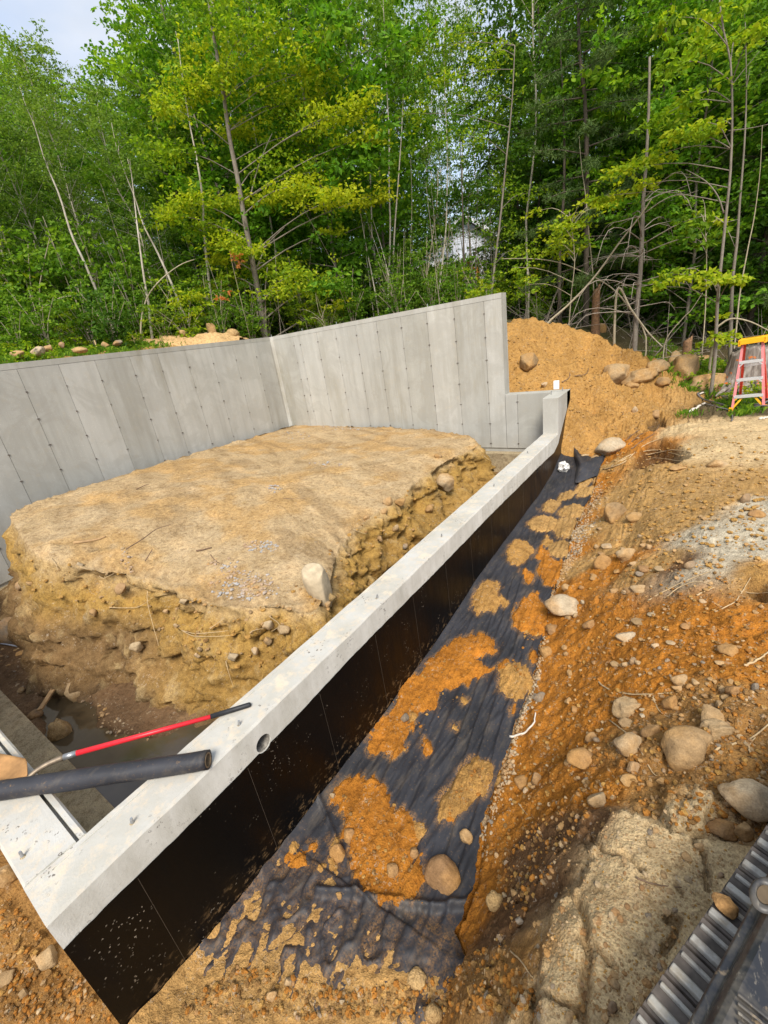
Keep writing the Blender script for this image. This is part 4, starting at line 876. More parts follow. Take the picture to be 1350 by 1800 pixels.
PST = [(24, 1111, 56, 'g', 'grey slab of broken rock in the muddy pit', 50), (135, 1215, 42, 't', 'tall tan rock standing in the muddy pit', 60), (111, 1287, 42, 'c', 'lumpy dirt covered rock beside the footing', 58), (61, 1257, 27, 'g', 'dark wet stone at the end of the wooden stake', 20),
 (85, 1197, 26, 'g', 'dark stone beside the wooden stake', 20), (37, 1148, 20, 't', 'orange flat stone by the thin pipe', 9), (37, 1214, 15, 't', 'tan pebble by the footing corner', 13), (98, 1207, 20, 't', 'small tan stone under the wooden stake', 12), (10, 1073, 24, 'g', 'grey stone at the foot of the mound end', 14)]
for px, py, wp_, k, lab, hp in PST: px_stone(px, py, wp_, k, lab, hp, 'p', name='rock' if wp_ > 40 else 'stone')
GST = [(32, 623, 26, 'p', 'pale grey stone on the tall wall edge by the grass', 12), (66, 617, 28, 'p', 'grey boulder behind the long wall beside pale one', 14), (86, 612, 18, 't', 'brown stone behind the long wall', 10), (185, 606, 14, 'p', 'round cream stone at the edge of the dirt heap', 11), (205, 603, 20, 'g', 'flat grey stone by the weeds', 8),
 (372, 580, 18, 't', 'upright tan stone on the dirt heap behind the wall', 22), (361, 592, 22, 'p', 'whitish stone at the foot of the upright one', 14), (388, 591, 26, 't', 'tan stone beside the upright one', 14), (408, 587, 26, 'c', 'cracked brown clod at the end of the dirt heap', 16), (109, 606, 11, 'g', 'small grey stone among weeds', 9), (320, 585, 14, 'c', 'clod on top of the dirt heap', 9), (140, 615, 28, 'c', 'low tan clod behind the long wall', 9)]
for px, py, wp_, k, lab, hp in GST:
    p = UD(px, py, 12.2 if px > 300 else (10.9 if px > 150 else 10.0)); dz = (p-CAM)@_f; w_ = wp_*dz/F0; hh = hp*dz/F0
    g = gz(p[0], p[1]); base = min(p[2]-hh*.5, g+.3)
    put_stone((p[0], p[1], base), w_, hh*1.2, w_*.7, RM[(k, rnd.randrange(3))], 'stone', lab, 'stone', None, .1, -YAW)
# dirt heap behind the long wall
hp = UD(320, 598, 12.3); H2 = MB()
n_a, n_b = 60, 26; V = []
for i in range(n_a):
    for j in range(n_b):
        u = i/(n_a-1)*2-1; v = j/(n_b-1)*2-1
        V.append((u, v))
V = np.array(V); rt = np.array((cos(YAW+.0), -sin(YAW), 0)); fw = np.array((sin(YAW), cos(YAW), 0))
X = hp[0]+V[:, 0]*1.75*rt[0]+V[:, 1]*.7*fw[0]; Y = hp[1]+V[:, 0]*1.75*rt[1]+V[:, 1]*.7*fw[1]
hb = np.array([gz(a, b) for a, b in zip(X, Y)])
hh = .34*np.clip(1-V[:, 1]**2, 0, 1)*np.clip(1-V[:, 0]**2, 0, 1)**.6*(.75+.5*fbm(X, Y, f=3, o=3, s=140))+.05*fbm(X, Y, f=9, o=3, s=141)
hz_ = np.maximum(hb, hp[2]-.16)*0+hb-.08+hh+np.clip(hp[2]-.12-hb, 0, .5)*np.clip(1-V[:, 0]**2, 0, 1)*np.clip(1.1-V[:, 1]**2, 0, 1)
ii, jj = np.meshgrid(np.arange(n_a-1), np.arange(n_b-1), indexing='ij'); a_ = (ii*n_b+jj).ravel(); fh = np.c_[a_, a_+n_b, a_+n_b+1, a_+1]; fh = fh[(sdist(X, Y, CLP) < -.15)[fh].all(1)]
tag(link('dirt_heap', mesh_np('dirt_heap', np.c_[X, Y, hz_], fh, DIRT, True, np.tile((.55, .36, .17), (len(X), 1)))), kind='structure')
# scattered countable stones on the bank (alike), then gravel nobody could count
def region(P, n, z=-.1):
    x0, x1 = min(a for a, b in P), max(a for a, b in P); y0, y1 = min(b for a, b in P), max(b for a, b in P); out = []
    while len(out) < n:
        a, b = rnd.uniform(x0, x1), rnd.uniform(y0, y1)
        if inpoly(np.array([a]), np.array([b]), P)[0]: out.append((a, b))
    return out
BM = [((1078, 905), 'by the round tan boulder'), ((990, 1066), 'by the pale angular stone'), ((1102, 1117), 'by the flat pale stone'), ((1283, 1142), 'by the half sunk rusty boulder'), ((1105, 1241), 'by the squared boulder'), ((1206, 1314), 'by the wedge boulder'), ((1024, 1332), 'by the broad orange stone'), ((1180, 1000), 'below the pale crust'),
      ((1320, 1040), 'by the buried boulder'), ((950, 1480), 'on the dark patch by the crust'), ((880, 1560), 'by the cloth end'), ((950, 1226), 'by the grey round stone'), ((1200, 1194), 'by the speckled cobble'), ((1270, 1260), 'by the brown blocky boulder'), ((1320, 1404), 'by the long pale boulder'), ((1160, 1400), 'by the broken plate')]
def bmark(a, b): return min(BM, key=lambda q: (q[0][0]-a)**2+(q[0][1]-b)**2)[1]
RB = [(1040, 880), (1200, 930), (1350, 1060), (1350, 1500), (1150, 1440), (1060, 1400), (900, 1640), (850, 1500), (930, 1330), (985, 1120)]
for a, b in region(RB, 130):
    k = rnd.choice('tttppprrg'); s_ = rnd.choice([8, 8, 10, 10, 12, 13, 16])
    p = on_ground(a, b, trench_z); dz = (p-CAM)@_f; w_ = s_*dz/F0
    put_stone(p, w_, w_*.7, w_*.8, RM[(k, rnd.randrange(4))], 'stone', f"small {dict(t='tan', p='pale', r='rusty', g='grey')[k]} stone on the orange bank {bmark(a, b)}", 'stone', 'small stones scattered over the orange bank', .3)
def scatter_stuff(name, pts, mats, kset, zfun, smin, smax, sink=.25):
    Vs, Fs_, mi = [], [], []; n0 = 0
    srcs = []
    for k in kset:
        me = SM[(k, rnd.randrange(3))]; v = np.empty(len(me.vertices)*3, np.float32); me.vertices.foreach_get('co', v)
        f = np.empty(len(me.loops), np.int32); me.loops.foreach_get('vertex_index', f); srcs.append((k, v.reshape(-1, 3), f.reshape(-1, 3)))
    mm = list(dict.fromkeys(kset))
    for x, y in pts:
        k, v, f = srcs[rnd.randrange(len(srcs))]; s_ = smin+(smax-smin)*rnd.random()**2.2; a = rnd.uniform(0, 6.28); c, s2 = cos(a), sin(a)
        w3 = v*np.array((s_/2, s_*.38, s_*.3)); t = rnd.uniform(-.5, .5); w3 = np.c_[w3[:, 0], w3[:, 1]*cos(t)-w3[:, 2]*sin(t), w3[:, 1]*sin(t)+w3[:, 2]*cos(t)]
        w3 = np.c_[w3[:, 0]*c-w3[:, 1]*s2, w3[:, 0]*s2+w3[:, 1]*c, w3[:, 2]]+np.array((x, y, zfun(x, y)+s_*(.3-sink)))
        Vs.append(w3); Fs_.append(f+n0); n0 += len(v); mi += [mm.index(k)]*len(f)
    o = link(name, mesh_np(name, np.vstack(Vs), np.vstack(Fs_), [MATS[k] for k in mm], False, None, mi)); return tag(o, kind='stuff')
pts = []
for a, b in region(RB, 900)+region([(300, 1790), (420, 1690), (600, 1740), (780, 1720), (880, 1640), (960, 1790)], 260)+region([(890, 580), (1050, 590), (1150, 640), (1100, 860), (1010, 760), (900, 660)], 260)+region([(1120, 760), (1350, 740), (1350, 1000), (1230, 930), (1100, 860)], 260)+region([(0, 1560), (200, 1795), (0, 1795)], 120)+region([(950, 1480), (1080, 1430), (1250, 1480), (1150, 1790), (930, 1790)], 240):
    p = on_ground(a, b, trench_z, it=8); pts.append((p[0], p[1]))
scatter_stuff('pebbles', pts, None, 'tttprrpg', trench_z, .006, .03)
pts = []
for a, b in region(RB, 2600)+region([(300, 1790), (420, 1690), (600, 1740), (780, 1720), (880, 1640), (960, 1790)], 900)+region([(0, 1560), (200, 1795), (0, 1795)], 500)+region([(585, 1400), (690, 1400), (750, 1590), (640, 1570)], 200)+region([(680, 1200), (850, 1130), (850, 1190), (700, 1330)], 120)+region([(780, 1440), (830, 1335), (880, 1370)], 60)+region([(880, 1165), (940, 1230), (905, 1050), (960, 1110)], 80):
    p = on_ground(a, b, trench_z, it=8); pts.append((p[0], p[1]))
scatter_stuff('dirt_clods', pts, None, 'ooohhy', trench_z, .005, .034, .12)
pts = []
for a, b in region([(890, 575), (1050, 585), (1150, 640), (1130, 760), (1080, 860), (1010, 760), (900, 680)], 900)+region([(1060, 800), (1350, 760), (1350, 1000), (1200, 1000), (1060, 900)], 700):
    p = on_ground(a, b, trench_z, it=8); pts.append((p[0], p[1]))
pts_ = pts; pts = []
for a, b in region([(1072, 1420), (1043, 1454), (1031, 1513), (1009, 1550), (965, 1587), (946, 1661), (938, 1790), (1110, 1790), (1300, 1500)], 1500):
    p = on_ground(a, b, trench_z, it=8); pts.append((p[0], p[1]))
scatter_stuff('crust_grit', pts, None, 'ttyptt', trench_z, .003, .011, .2)
pts = pts_
scatter_stuff('sandy_clods', pts, None, 'yyyt', trench_z, .010, .055, .05)
# white drain gravel along the cloth's outer edge
pts = []
for y in np.concatenate([np.full(int(4+70*max(0, .25+vn(np.array([v*2.1]), np.array([.3]))[0])+(40 if 4.6 < v < 6.9 else 0)), v) for v in np.linspace(1.5, 7.2, 70)]):
    wd = np.interp(y, [1.0, 1.7, 2.3, 3.2, 4.2, 4.9, 5.6, 6.6, 7.3], [.05, .14, .10, .08, .05, .22, .34, .22, .05]); yy = y+rnd.uniform(-.05, .05)
    pts.append((float(xr(yy))-.02+rnd.gauss(.4, .3)*wd, yy))
scatter_stuff('drain_gravel', pts, None, 'pppg', gz, .010, .036, .2)
pts = [tuple(on_ground(a, b, fz, it=8)[:2]) for a, b in region([(5, 1060), (60, 1120), (120, 1180), (200, 1260), (300, 1310), (330, 1290), (430, 1260), (300, 1340), (200, 1330), (90, 1240), (30, 1210), (0, 1160)], 420)]
scatter_stuff('pit_gravel', pts, None, 'pggt', fz, .012, .05)
# grey stone-dust spills on the mound top
pts = []
mp_ = MVf[:52].reshape(-1, 3)
def mtop(x, y):
    k = np.argmin((mp_[:, 0]-x)**2+(mp_[:, 1]-y)**2); return mp_[k, 2]
for (cx, cy, rx, ry, n) in [(425, 1018, 62, 22, 330), (460, 960, 32, 9, 130), (486, 875, 14, 5, 50), (600, 755, 42, 6, 160), (520, 770, 30, 8, 60), (390, 990, 30, 12, 40), (575, 830, 30, 6, 40), (230, 1000, 12, 12, 30)]:
    for _ in range(n):
        a = rnd.uniform(0, 6.28); r_ = rnd.random()**.6; q = U(cx+rx*r_*cos(a), cy+ry*r_*sin(a), .0 if cy > 800 else .05); pts.append((q[0], q[1]))
scatter_stuff('stone_dust', pts, None, 'ddp', lambda x, y: float(mtop(x, y)), .012, .055, .2)
pts = []
for a, b in region([(560, 1000), (600, 930), (700, 860), (830, 775), (860, 840), (700, 960), (560, 1080), (450, 1180), (340, 1150), (250, 1100), (60, 1040), (40, 980), (250, 1020), (400, 1080)], 420):
    p = mound_pt(a, b); pts.append(p)
_pm = {(p[0], p[1]): p[2] for p in pts}
scatter_stuff('mound_pebbles', [(p[0], p[1]) for p in pts], None, 'ttyyyyh', lambda x, y: _pm[(x, y)], .012, .06, .3)

# ================================================================== THINGS ON THE WALLS AND ON THE GROUND
BLACKP = m_plain('black_rubber', (.018, .018, .02), .55, var=.3)
RED = m_plain('red_fibreglass', (.62, .02, .03), .38, var=.08)
# shovel
sh = empty('shovel', tuple(U(130, 1325, .03)), label='red handled shovel with black grip lying across the low wall', cat='shovel')
A = U(441, 1238, .018); B_ = U(373, 1259, .019); C_ = U(131, 1325, .045); D_ = U(112, 1331, .048)
child('handle', MB().tube([B_, C_], [.0125, .0150], 16).me('handle', RED, True), sh)
child('grip', MB().tube([A+(A-B_)*.0, A+(B_-A)*.04, B_+(C_-B_)*.01], [.010, .0145, .0145], 16).me('grip', BLACKP, True), sh)
child('ferrule', MB().tube([C_-(D_-C_)*.2, D_], [.0165, .0165], 16).me('ferrule', STEEL, True), sh)
bladeA = U(42, 1376, .028); nk = spline([D_, U(84, 1343, .055), U(60, 1358, .045), bladeA], 12)
NECK = m_plain('worn_steel', (.26, .20, .14), .55, .5)
child('neck', MB().tube(nk, list(np.linspace(.0155, .011, 12)), 12).me('neck', NECK, True), sh)
tip = U(-95, 1352, .03); ax = tip-bladeA; Lb = np.linalg.norm(ax); ax /= Lb; sd_ = np.cross(ax, (0, 0, 1)); sd_ /= np.linalg.norm(sd_)
bm_v = []; NU, NV = 18, 14
for i in range(NU):
    u = i/(NU-1); wd = .105*(1-.05*u)*min(1, .30+u*4.5)*(1 if u < .6 else math.sqrt(max(.0, 1-((u-.6)/.4)**2))*.97+.03)
    for j in range(NV):
        v = j/(NV-1)*2-1; bm_v.append(tuple(bladeA+ax*(u*Lb)+sd_*v*wd*1.0+np.array((0, 0, .020*v*v+.022*sin(u*2.2)+.004+(.018 if False else 0)))))
me = mesh_np('blade', bm_v, [(i*NV+j, (i+1)*NV+j, (i+1)*NV+j+1, i*NV+j+1) for i in range(NU-1) for j in range(NV-1)], m_plain('muddy_blade', (.36, .19, .07), .65, .2, var=.35, sc=12), True)
bo = child('blade', me, sh); md = bo.modifiers.new('s', 'SOLIDIFY'); md.thickness = .0025
# cloth roll
r0 = U(366, 1336, .052); r1 = U(-150, 1412, .052); rd = (r1-r0)/np.linalg.norm(r1-r0)
ro = empty('cloth_roll', tuple(r0), label='rolled up black geotextile on a tube, lying over both wall tops', cat='roll')
n_r, n_s = 60, 40; x_ = np.cross(rd, (0, 0, 1)); x_ /= np.linalg.norm(x_); y_ = np.cross(x_, rd); V = []
for i in range(n_r):
    t = i/(n_r-1)*np.linalg.norm(r1-r0)
    for k in range(n_s):
        a = 2*pi*k/n_s; rr = .047+.0022*float(vn(np.array([t*9.]), np.array([cos(a)*1.5]), np.array([sin(a)*1.5]))[0])+.001*float(vn(np.array([t*60.]), np.array([a*2]))[0])+(.003 if 0 < a < .5 else 0)
        V.append(tuple(r0+rd*t+rr*(cos(a)*x_+sin(a)*y_)))
Fr = [(i*n_s+k, i*n_s+(k+1) % n_s, (i+1)*n_s+(k+1) % n_s, (i+1)*n_s+k) for i in range(n_r-1) for k in range(n_s)]
b0 = len(V)
for k in range(n_s): a = 2*pi*k/n_s; V.append(tuple(r0+rd*.002+.036*(cos(a)*x_+sin(a)*y_)))
Fr += [(k, b0+k, b0+(k+1) % n_s, (k+1) % n_s) for k in range(n_s)]
child('cloth', mesh_np('cloth', V, Fr, GEO, True), ro)
m = MB(); m.tube([r0-rd*.001, r0+rd*.5], .036, 28, cap=False); n0 = len(m.V); m.tube([r0-rd*.001, r0+rd*.5], .030, 28, cap=False)
m.F = m.F[:28]+[tuple(reversed(f)) for f in m.F[28:]]+[(k, (k+1) % 28, 56+(k+1) % 28, 56+k) for k in range(28)]
child('core_tube', m.me('core_tube', m_plain('cardboard', (.23, .16, .09), .85)), ro)
# crumpled clear plastic at the foot of the wall, far end
p = U(992, 812, -.42); me = rock_mesh('plastic_wad', None, 301, 4, 8, .45); s = NT('clear_film'); s.fin((.62, .60, .56), .18, None, .6); s.b.inputs['Alpha'].default_value = 1; me.materials.clear(); me.materials.append(s.m)
o = link('plastic_wad', me, loc=(max(p[0], .12), p[1], -.50)); o.scale = (.09, .13, .10); tag(o, 'crumpled shiny plastic film at the far end of the cloth', 'plastic')
me.polygons.foreach_set('use_smooth', [False]*len(me.polygons))
# wooden stake, thin pipe, sticks and roots
def stake(pxs, z, wd, th, name, label, cat, mat):
    P = [U(a, b, z) for a, b in pxs]; o = link(name, bevel(MB().bar(P[0], P[-1], wd, th).me(name, mat), .002)); return tag(o, label, cat)
WOOD = m_plain('weathered_wood', (.36, .22, .10), .8, var=.3, sc=14)
stake([(122, 1168), (70, 1248)], -.93, .045, .02, 'wooden_stake', 'pointed wooden stake lying in the pit mud', 'stake', WOOD)
tag(link('thin_pipe', MB().tube(spline([U(-20, 1128, -.93), U(20, 1134, -.94), U(60, 1143, -.955)], 8), .009, 8).me('thin_pipe', m_plain('grey_blue_plastic', (.26, .28, .33), .5), True)), 'thin grey blue pipe lying over rocks in the pit', 'pipe')
ROOT = m_plain('pale_root', (.46, .33, .18), .85, var=.3); STICK = m_plain('brown_stick', (.16, .10, .06), .9, var=.3); WROOT = m_plain('white_root', (.58, .52, .44), .8)
def draped(pxs, rad, mat, name, label, zf, lift=.004, n=18, taper=.5, kinds=None):
    P = np.array([on_ground(a, b, zf)+np.array((0, 0, rad*.5+lift)) if zf is not None else mound_pt(a, b)+np.array((.01, -.015, .006)) for a, b in pxs])
    P = spline(P, n); P += np.c_[[.5*rad*vn(np.arange(n)*.9, np.full(n, k*7.+rad)) for k in range(3)]].T
    o = link(name, MB().tube(P, list(np.linspace(rad, rad*taper, n)), 6).me(name, mat, True)); return tag(o, label, 'root' if 'root' in name else 'stick')
for pxs, rad, mat, name, lab in [
    ([(1045, 1193), (1065, 1211), (1095, 1220), (1130, 1222), (1182, 1220)], .006, ROOT, 'root', 'long pale root running level above the squared boulder'),
    ([(1148, 1228), (1158, 1250), (1175, 1262)], .004, ROOT, 'root', 'short pale root beside the egg shaped cobble'), ([(1139, 1057), (1172, 1038), (1215, 1018), (1248, 1006)], .005, ROOT, 'root', 'pale forked root below the crust, upper branch'),
    ([(1168, 1053), (1200, 1030), (1230, 1024), (1250, 1030)], .004, ROOT, 'root', 'pale forked root below the crust, lower branch'), ([(1225, 1048), (1240, 1040), (1256, 1034)], .006, ROOT, 'root', 'stubby pale root under the forked one'),
    ([(1257, 1077), (1290, 1060), (1305, 1040), (1320, 1016)], .004, ROOT, 'root', 'thin root climbing to the buried boulder'), ([(1302, 1041), (1325, 1044), (1352, 1043)], .004, ROOT, 'root', 'thin root level across the frame edge'),
    ([(1309, 1172), (1330, 1162), (1354, 1146)], .007, ROOT, 'root', 'straight stick root by the small yellow stone'), ([(1072, 1268), (1100, 1290), (1125, 1320), (1146, 1358), (1168, 1372)], .004, ROOT, 'root', 'long root crossing over the large cream stone'),
    ([(1252, 1336), (1262, 1318), (1295, 1308), (1320, 1300), (1352, 1275)], .006, ROOT, 'root', 'branched root past the wedge boulder'), ([(1318, 1325), (1316, 1312), (1328, 1298)], .004, ROOT, 'root', 'small side root by the long pale boulder'),
    ([(1120, 1546), (1150, 1556), (1198, 1562)], .0035, STICK, 'stick', 'thin brown stick on the cracked crust'), ([(898, 1674), (915, 1690), (930, 1712), (937, 1720)], .003, ROOT, 'root', 'thin root at the tip of the crust gap'),
    ([(897, 1297), (920, 1290), (938, 1272), (942, 1254)], .009, WROOT, 'root', 'white root lying in the drain gravel'), ([(912, 1414), (920, 1425), (927, 1433)], .003, ROOT, 'root', 'tiny root in the orange slope'),
    ([(1068, 826), (1100, 808), (1140, 800), (1180, 792), (1215, 796)], .010, ROOT, 'root', 'pale root bundle strand before the hollow'), ([(1075, 820), (1110, 800), (1150, 792), (1190, 800), (1230, 815)], .008, ROOT, 'root', 'second pale root strand before the hollow'),
    ([(1060, 826), (1095, 814), (1130, 785), (1165, 770)], .008, ROOT, 'root', 'root strand rising behind the hollow'), ([(1110, 790), (1130, 775), (1150, 762), (1160, 745)], .009, STICK, 'root', 'dark root at the top of the hollow'),
    ([(1105, 782), (1125, 765), (1145, 758)], .008, STICK, 'root', 'dark short root beside the hollow'), ([(1100, 775), (1122, 758), (1150, 750)], .008, STICK, 'root', 'dark upper root beside the hollow'), ([(1120, 815), (1150, 806), (1200, 812)], .007, ROOT, 'root', 'low root strand under the hollow'),
    ([(988, 673), (1000, 665), (1002, 655)], .012, STICK, 'stick', 'short bent stick on the spoil pile'), ([(1010, 662), (1030, 658), (1035, 648)], .010, STICK, 'stick', 'dark twig on the spoil pile')]:
    draped(pxs, rad, mat, name, lab, trench_z)
for pxs, rad, mat, lab in [([(130, 954), (150, 952), (172, 948), (186, 943)], .018, WOOD, 'thick piece of driftwood on the mound top'), ([(255, 986), (262, 975), (268, 965)], .006, STICK, 'short dark stick on the mound top'),
    ([(222, 965), (250, 948), (275, 930), (300, 922)], .006, STICK, 'long thin stick on the mound top'), ([(345, 968), (358, 966), (372, 962)], .010, STICK, 'dark stub of wood on the mound top'), ([(370, 975), (378, 985), (386, 990)], .005, STICK, 'forked twig near the stone dust'),
    ([(240, 860), (255, 853), (262, 851)], .007, STICK, 'twig at the back of the mound top'), ([(498, 876), (520, 877), (538, 876)], .004, STICK, 'thin straight twig on the mound top')]:
    P = spline([U(a, b, float(mtop(*U(a, b, .02)[:2]))+.012) for a, b in pxs], 10); tag(link('stick', MB().tube(P, list(np.linspace(rad, rad*.6, 10)), 7).me('stick', mat, True)), lab, 'stick')
for pxs, lab in [([(202, 1062), (235, 1060), (266, 1056)], 'pale straight root across the shaded mound face'), ([(315, 1107), (340, 1108), (395, 1105)], 'long pale root across the yellow mound face'), ([(318, 1116), (345, 1113), (400, 1114)], 'second long pale root in the yellow mound face'),
    ([(365, 1112), (378, 1098), (388, 1082)], 'slanting root crossing the two long ones'), ([(172, 1022), (190, 1018), (204, 1011)], 'pale root under the mound rim'), ([(262, 1040), (268, 1070), (275, 1130)], 'hanging root hair down the mound corner'),
    ([(90, 975), (100, 990), (104, 1000)], 'thin root at the mound end'), ([(394, 1160), (394, 1185), (404, 1208)], 'pale root hanging near the pit bottom'), ([(437, 1112), (455, 1108), (470, 1108)], 'root beside the pale round stone'), ([(480, 1090), (487, 1100), (484, 1114)], 'curled root around the pale round stone'),
    ([(625, 930), (640, 932), (655, 935)], 'root in the mound side near the wall'), ([(850, 800), (862, 808), (878, 804)], 'dark root sticking out toward the wall corner')]:
    draped(pxs, .004, ROOT, 'root', lab, None, n=14)
draped([(60, 1170), (78, 1156), (94, 1141)], .005, ROOT, 'stick', 'thin stick standing in pit gravel', fz)

# ------------------------------------------------------------------ step ladder
lb = U(1286, 717, -.05); lb[2] = gz(lb[0], lb[1])
yawl = math.atan2(CAM[0]-lb[0], -(CAM[1]-lb[1]))-.12
lad = empty('step_ladder', tuple(lb), label='red and yellow fibreglass step ladder with white steps by the boulders', cat='ladder'); lad.rotation_euler = (0, radians(-5), yawl)
YEL = m_plain('yellow_plastic', (.88, .42, .01), .45, var=.06); ALU = m_plain('aluminium', (.72, .72, .72), .35, .5, var=.06); LRED = m_plain('ladder_red', (.72, .06, .03), .45, var=.12); LPINK = m_plain('faded_red', (.70, .22, .22), .5, var=.12)
Hl = 1.13
def rail(x0, x1, y0, y1, mat, dep=.026):   # channel-shaped upright
    a, b = np.array((x0, y0, 0)), np.array((x1, y1, Hl-.05)); m = MB()
    m.bar(a, b, .072*.35, .006, (1, 0, 0)) if False else m.bar(a+(0, .0, 0), b, .008, .075, (0, 1, 0)); sg = 1 if x0 > .2 else -1
    m.bar(a+(-sg*.012, -.034, 0), b+(-sg*.012, -.034, 0), .030, .007, (0, 1, 0)); m.bar(a+(-sg*.012, .034, 0), b+(-sg*.012, .034, 0), .030, .007, (0, 1, 0)); return m
for x0, x1 in ((0, .085), (.44, .355)): link('front_rail', rail(x0, x1, -.0, .20, None).me('front_rail', LPINK), lad)
for x0, x1 in ((.02, .095), (.42, .345)): link('rear_rail', rail(x0, x1, .62, .30, None).me('rear_rail', LRED), lad)
for f in (.23, .47, .715):
    z = f*Hl; y = .20*f; xa, xb = .085*f+.008, .44-.085*f-.008
    st = link('step', bevel(MB().box(xa, xb, y-.045, y+.035, z-.006, z+.004).box(xa, xb, y-.047, y-.041, z-.040, z+.004).box(xa, xb, y+.031, y+.037, z-.03, z+.003).me('step', ALU), .0015), lad)
    for sg, xq in ((1, xa), (-1, xb)): link('brace', MB().bar((xq, y-.043, z-.085), (xq+sg*.055, y-.043, z-.03), .016, .006, (0, 1, 0)).me('brace', ALU if f > .3 else YEL), lad)
for x0, sg in ((.012, 1), (.428, -1)): link('lower_brace', MB().bar((x0, -.01, .05), (x0+sg*.13, .03, .225), .028, .008, (0, 1, 0)).me('lower_brace', YEL), lad)
for z, y in ((.62*Hl, .62-.32*.62),): link('rear_bar', MB().box(.06, .38, y-.01, y+.01, z-.02, z+.02).me('rear_bar', ALU), lad)
cpm = MB().box(.045, .395, .12, .37, Hl-.012, Hl+.028).box(.045, .395, .10, .125, Hl-.055, Hl+.026).box(.04, .075, .10, .36, Hl-.075, Hl+.022).box(.365, .40, .10, .36, Hl-.075, Hl+.022)
link('top_cap', bevel(cpm.me('top_cap', YEL), .006), lad)
link('cap_recess', bevel(MB().box(.12, .32, .18, .30, Hl+.0285, Hl+.031).me('cap_recess', m_plain('yellow_dark', (.45, .26, .01), .5)), .001), lad)
for x, y in ((0, -.0), (.44, -.0), (.02, .62), (.42, .62)): link('foot', bevel(MB().box(x-.028, x+.028, y-.05, y+.045, -.01, .075).me('foot', YEL), .005), lad)
# stump behind the ladder
sp = UD(1325, 680, 11.4); sp[2] = gz(sp[0], sp[1]); stp = empty('tree_stump', tuple(sp), label='broad grey split stump with orange paint behind the ladder', cat='stump')
s = NT('split_wood'); st_ = s.noise(16, 5, .6, stretch=(1, 1, .12)); c = s.ramp(st_, [(.3, (.07, .055, .045)), (.5, (.23, .19, .16)), (.7, (.38, .34, .30))])
spz = s.n('ShaderNodeSeparateXYZ'); s.l(s.pos(), spz.inputs[0]); mk = s.math('MULTIPLY', s.gr(s.noise(2.6, 4, .7, stretch=(1, 1, 2.2)), .58, .62), s.gr(s.noise(14, 4), .48, .55)); c = s.mix(mk, c, (.60, .16, .02)); SPL = s.fin(c, .9, s.bump(st_, .8, .03), .15)
n_s, n_r = 64, 22; V = []
for i in range(n_r):
    t = i/(n_r-1)
    for k in range(n_s):
        a = 2*pi*k/n_s; r_ = (.46-.10*t+.22*(1-t)**4)*(1+.10*float(vn(np.array([cos(a)*3]), np.array([sin(a)*3]), np.array([t*.6]))[0])+.05*float(vn(np.array([cos(a)*12]), np.array([sin(a)*12]), np.array([t*.4]))[0]))
        V.append((r_*cos(a)*1.15, r_*sin(a)*.8, t*.80+.07*(t > .93)*float(vn(np.array([cos(a)*6]), np.array([sin(a)*6]))[0])-.05))
Fq = [(i*n_s+k, i*n_s+(k+1) % n_s, (i+1)*n_s+(k+1) % n_s, (i+1)*n_s+k) for i in range(n_r-1) for k in range(n_s)]+[tuple((n_r-1)*n_s+k for k in range(n_s))]
link('trunk', mesh_np('trunk', V, Fq, SPL, True), stp)
for k in range(6):
    a = -2.4+k*.45; link('root', MB().tube(spline([(.4*cos(a), .3*sin(a), .18), (.62*cos(a), .48*sin(a), .06), (.95*cos(a+.15), .8*sin(a+.15), -.03)], 8), list(np.linspace(.09, .02, 8)), 8).me('root', SPL, True), stp)
# black hose lying in loops
hz0 = lambda a, b: on_ground(a, b)+np.array((0, 0, .022))
hosep = spline([hz0(*q) for q in [(1352, 716), (1310, 718), (1262, 712), (1235, 702), (1226, 694), (1240, 690), (1262, 694), (1290, 706), (1330, 712), (1352, 706), (1335, 700), (1300, 698), (1270, 698)]], 90); hosep[:, 2] += .012*np.sin(np.arange(90)*.5)
tag(link('hose', MB().tube(hosep, .014, 9).me('hose', m_plain('dark_hose', (.13, .12, .12), .5), True)), 'dark hose lying in loose loops around the ladder foot', 'hose')
hosep = spline([hz0(*q) for q in [(1240, 712), (1262, 718), (1284, 724), (1287, 735), (1286, 742)]], 20); tag(link('hose_end', MB().tube(hosep, .010, 8).me('hose_end', bpy.data.materials['dark_hose'], True)), 'thin loose hose end trailing onto the tan ground', 'hose')
for pxs, r_, mt, lab in [([(1228, 694), (1245, 690), (1256, 690)], .02, WROOT, 'pale broken stick by the hose loop'), ([(1212, 726), (1228, 716), (1240, 710)], .03, WROOT, 'grey splintered stick on the tan ground'), ([(1335, 738), (1352, 734)], .02, WROOT, 'pale stick at the frame edge in grass'), ([(1195, 645), (1215, 632), (1240, 615), (1260, 600)], .013, STICK, 'dark branch leaning over the boulder row')]:
    draped(pxs, r_, mt, 'stick', lab, gz)
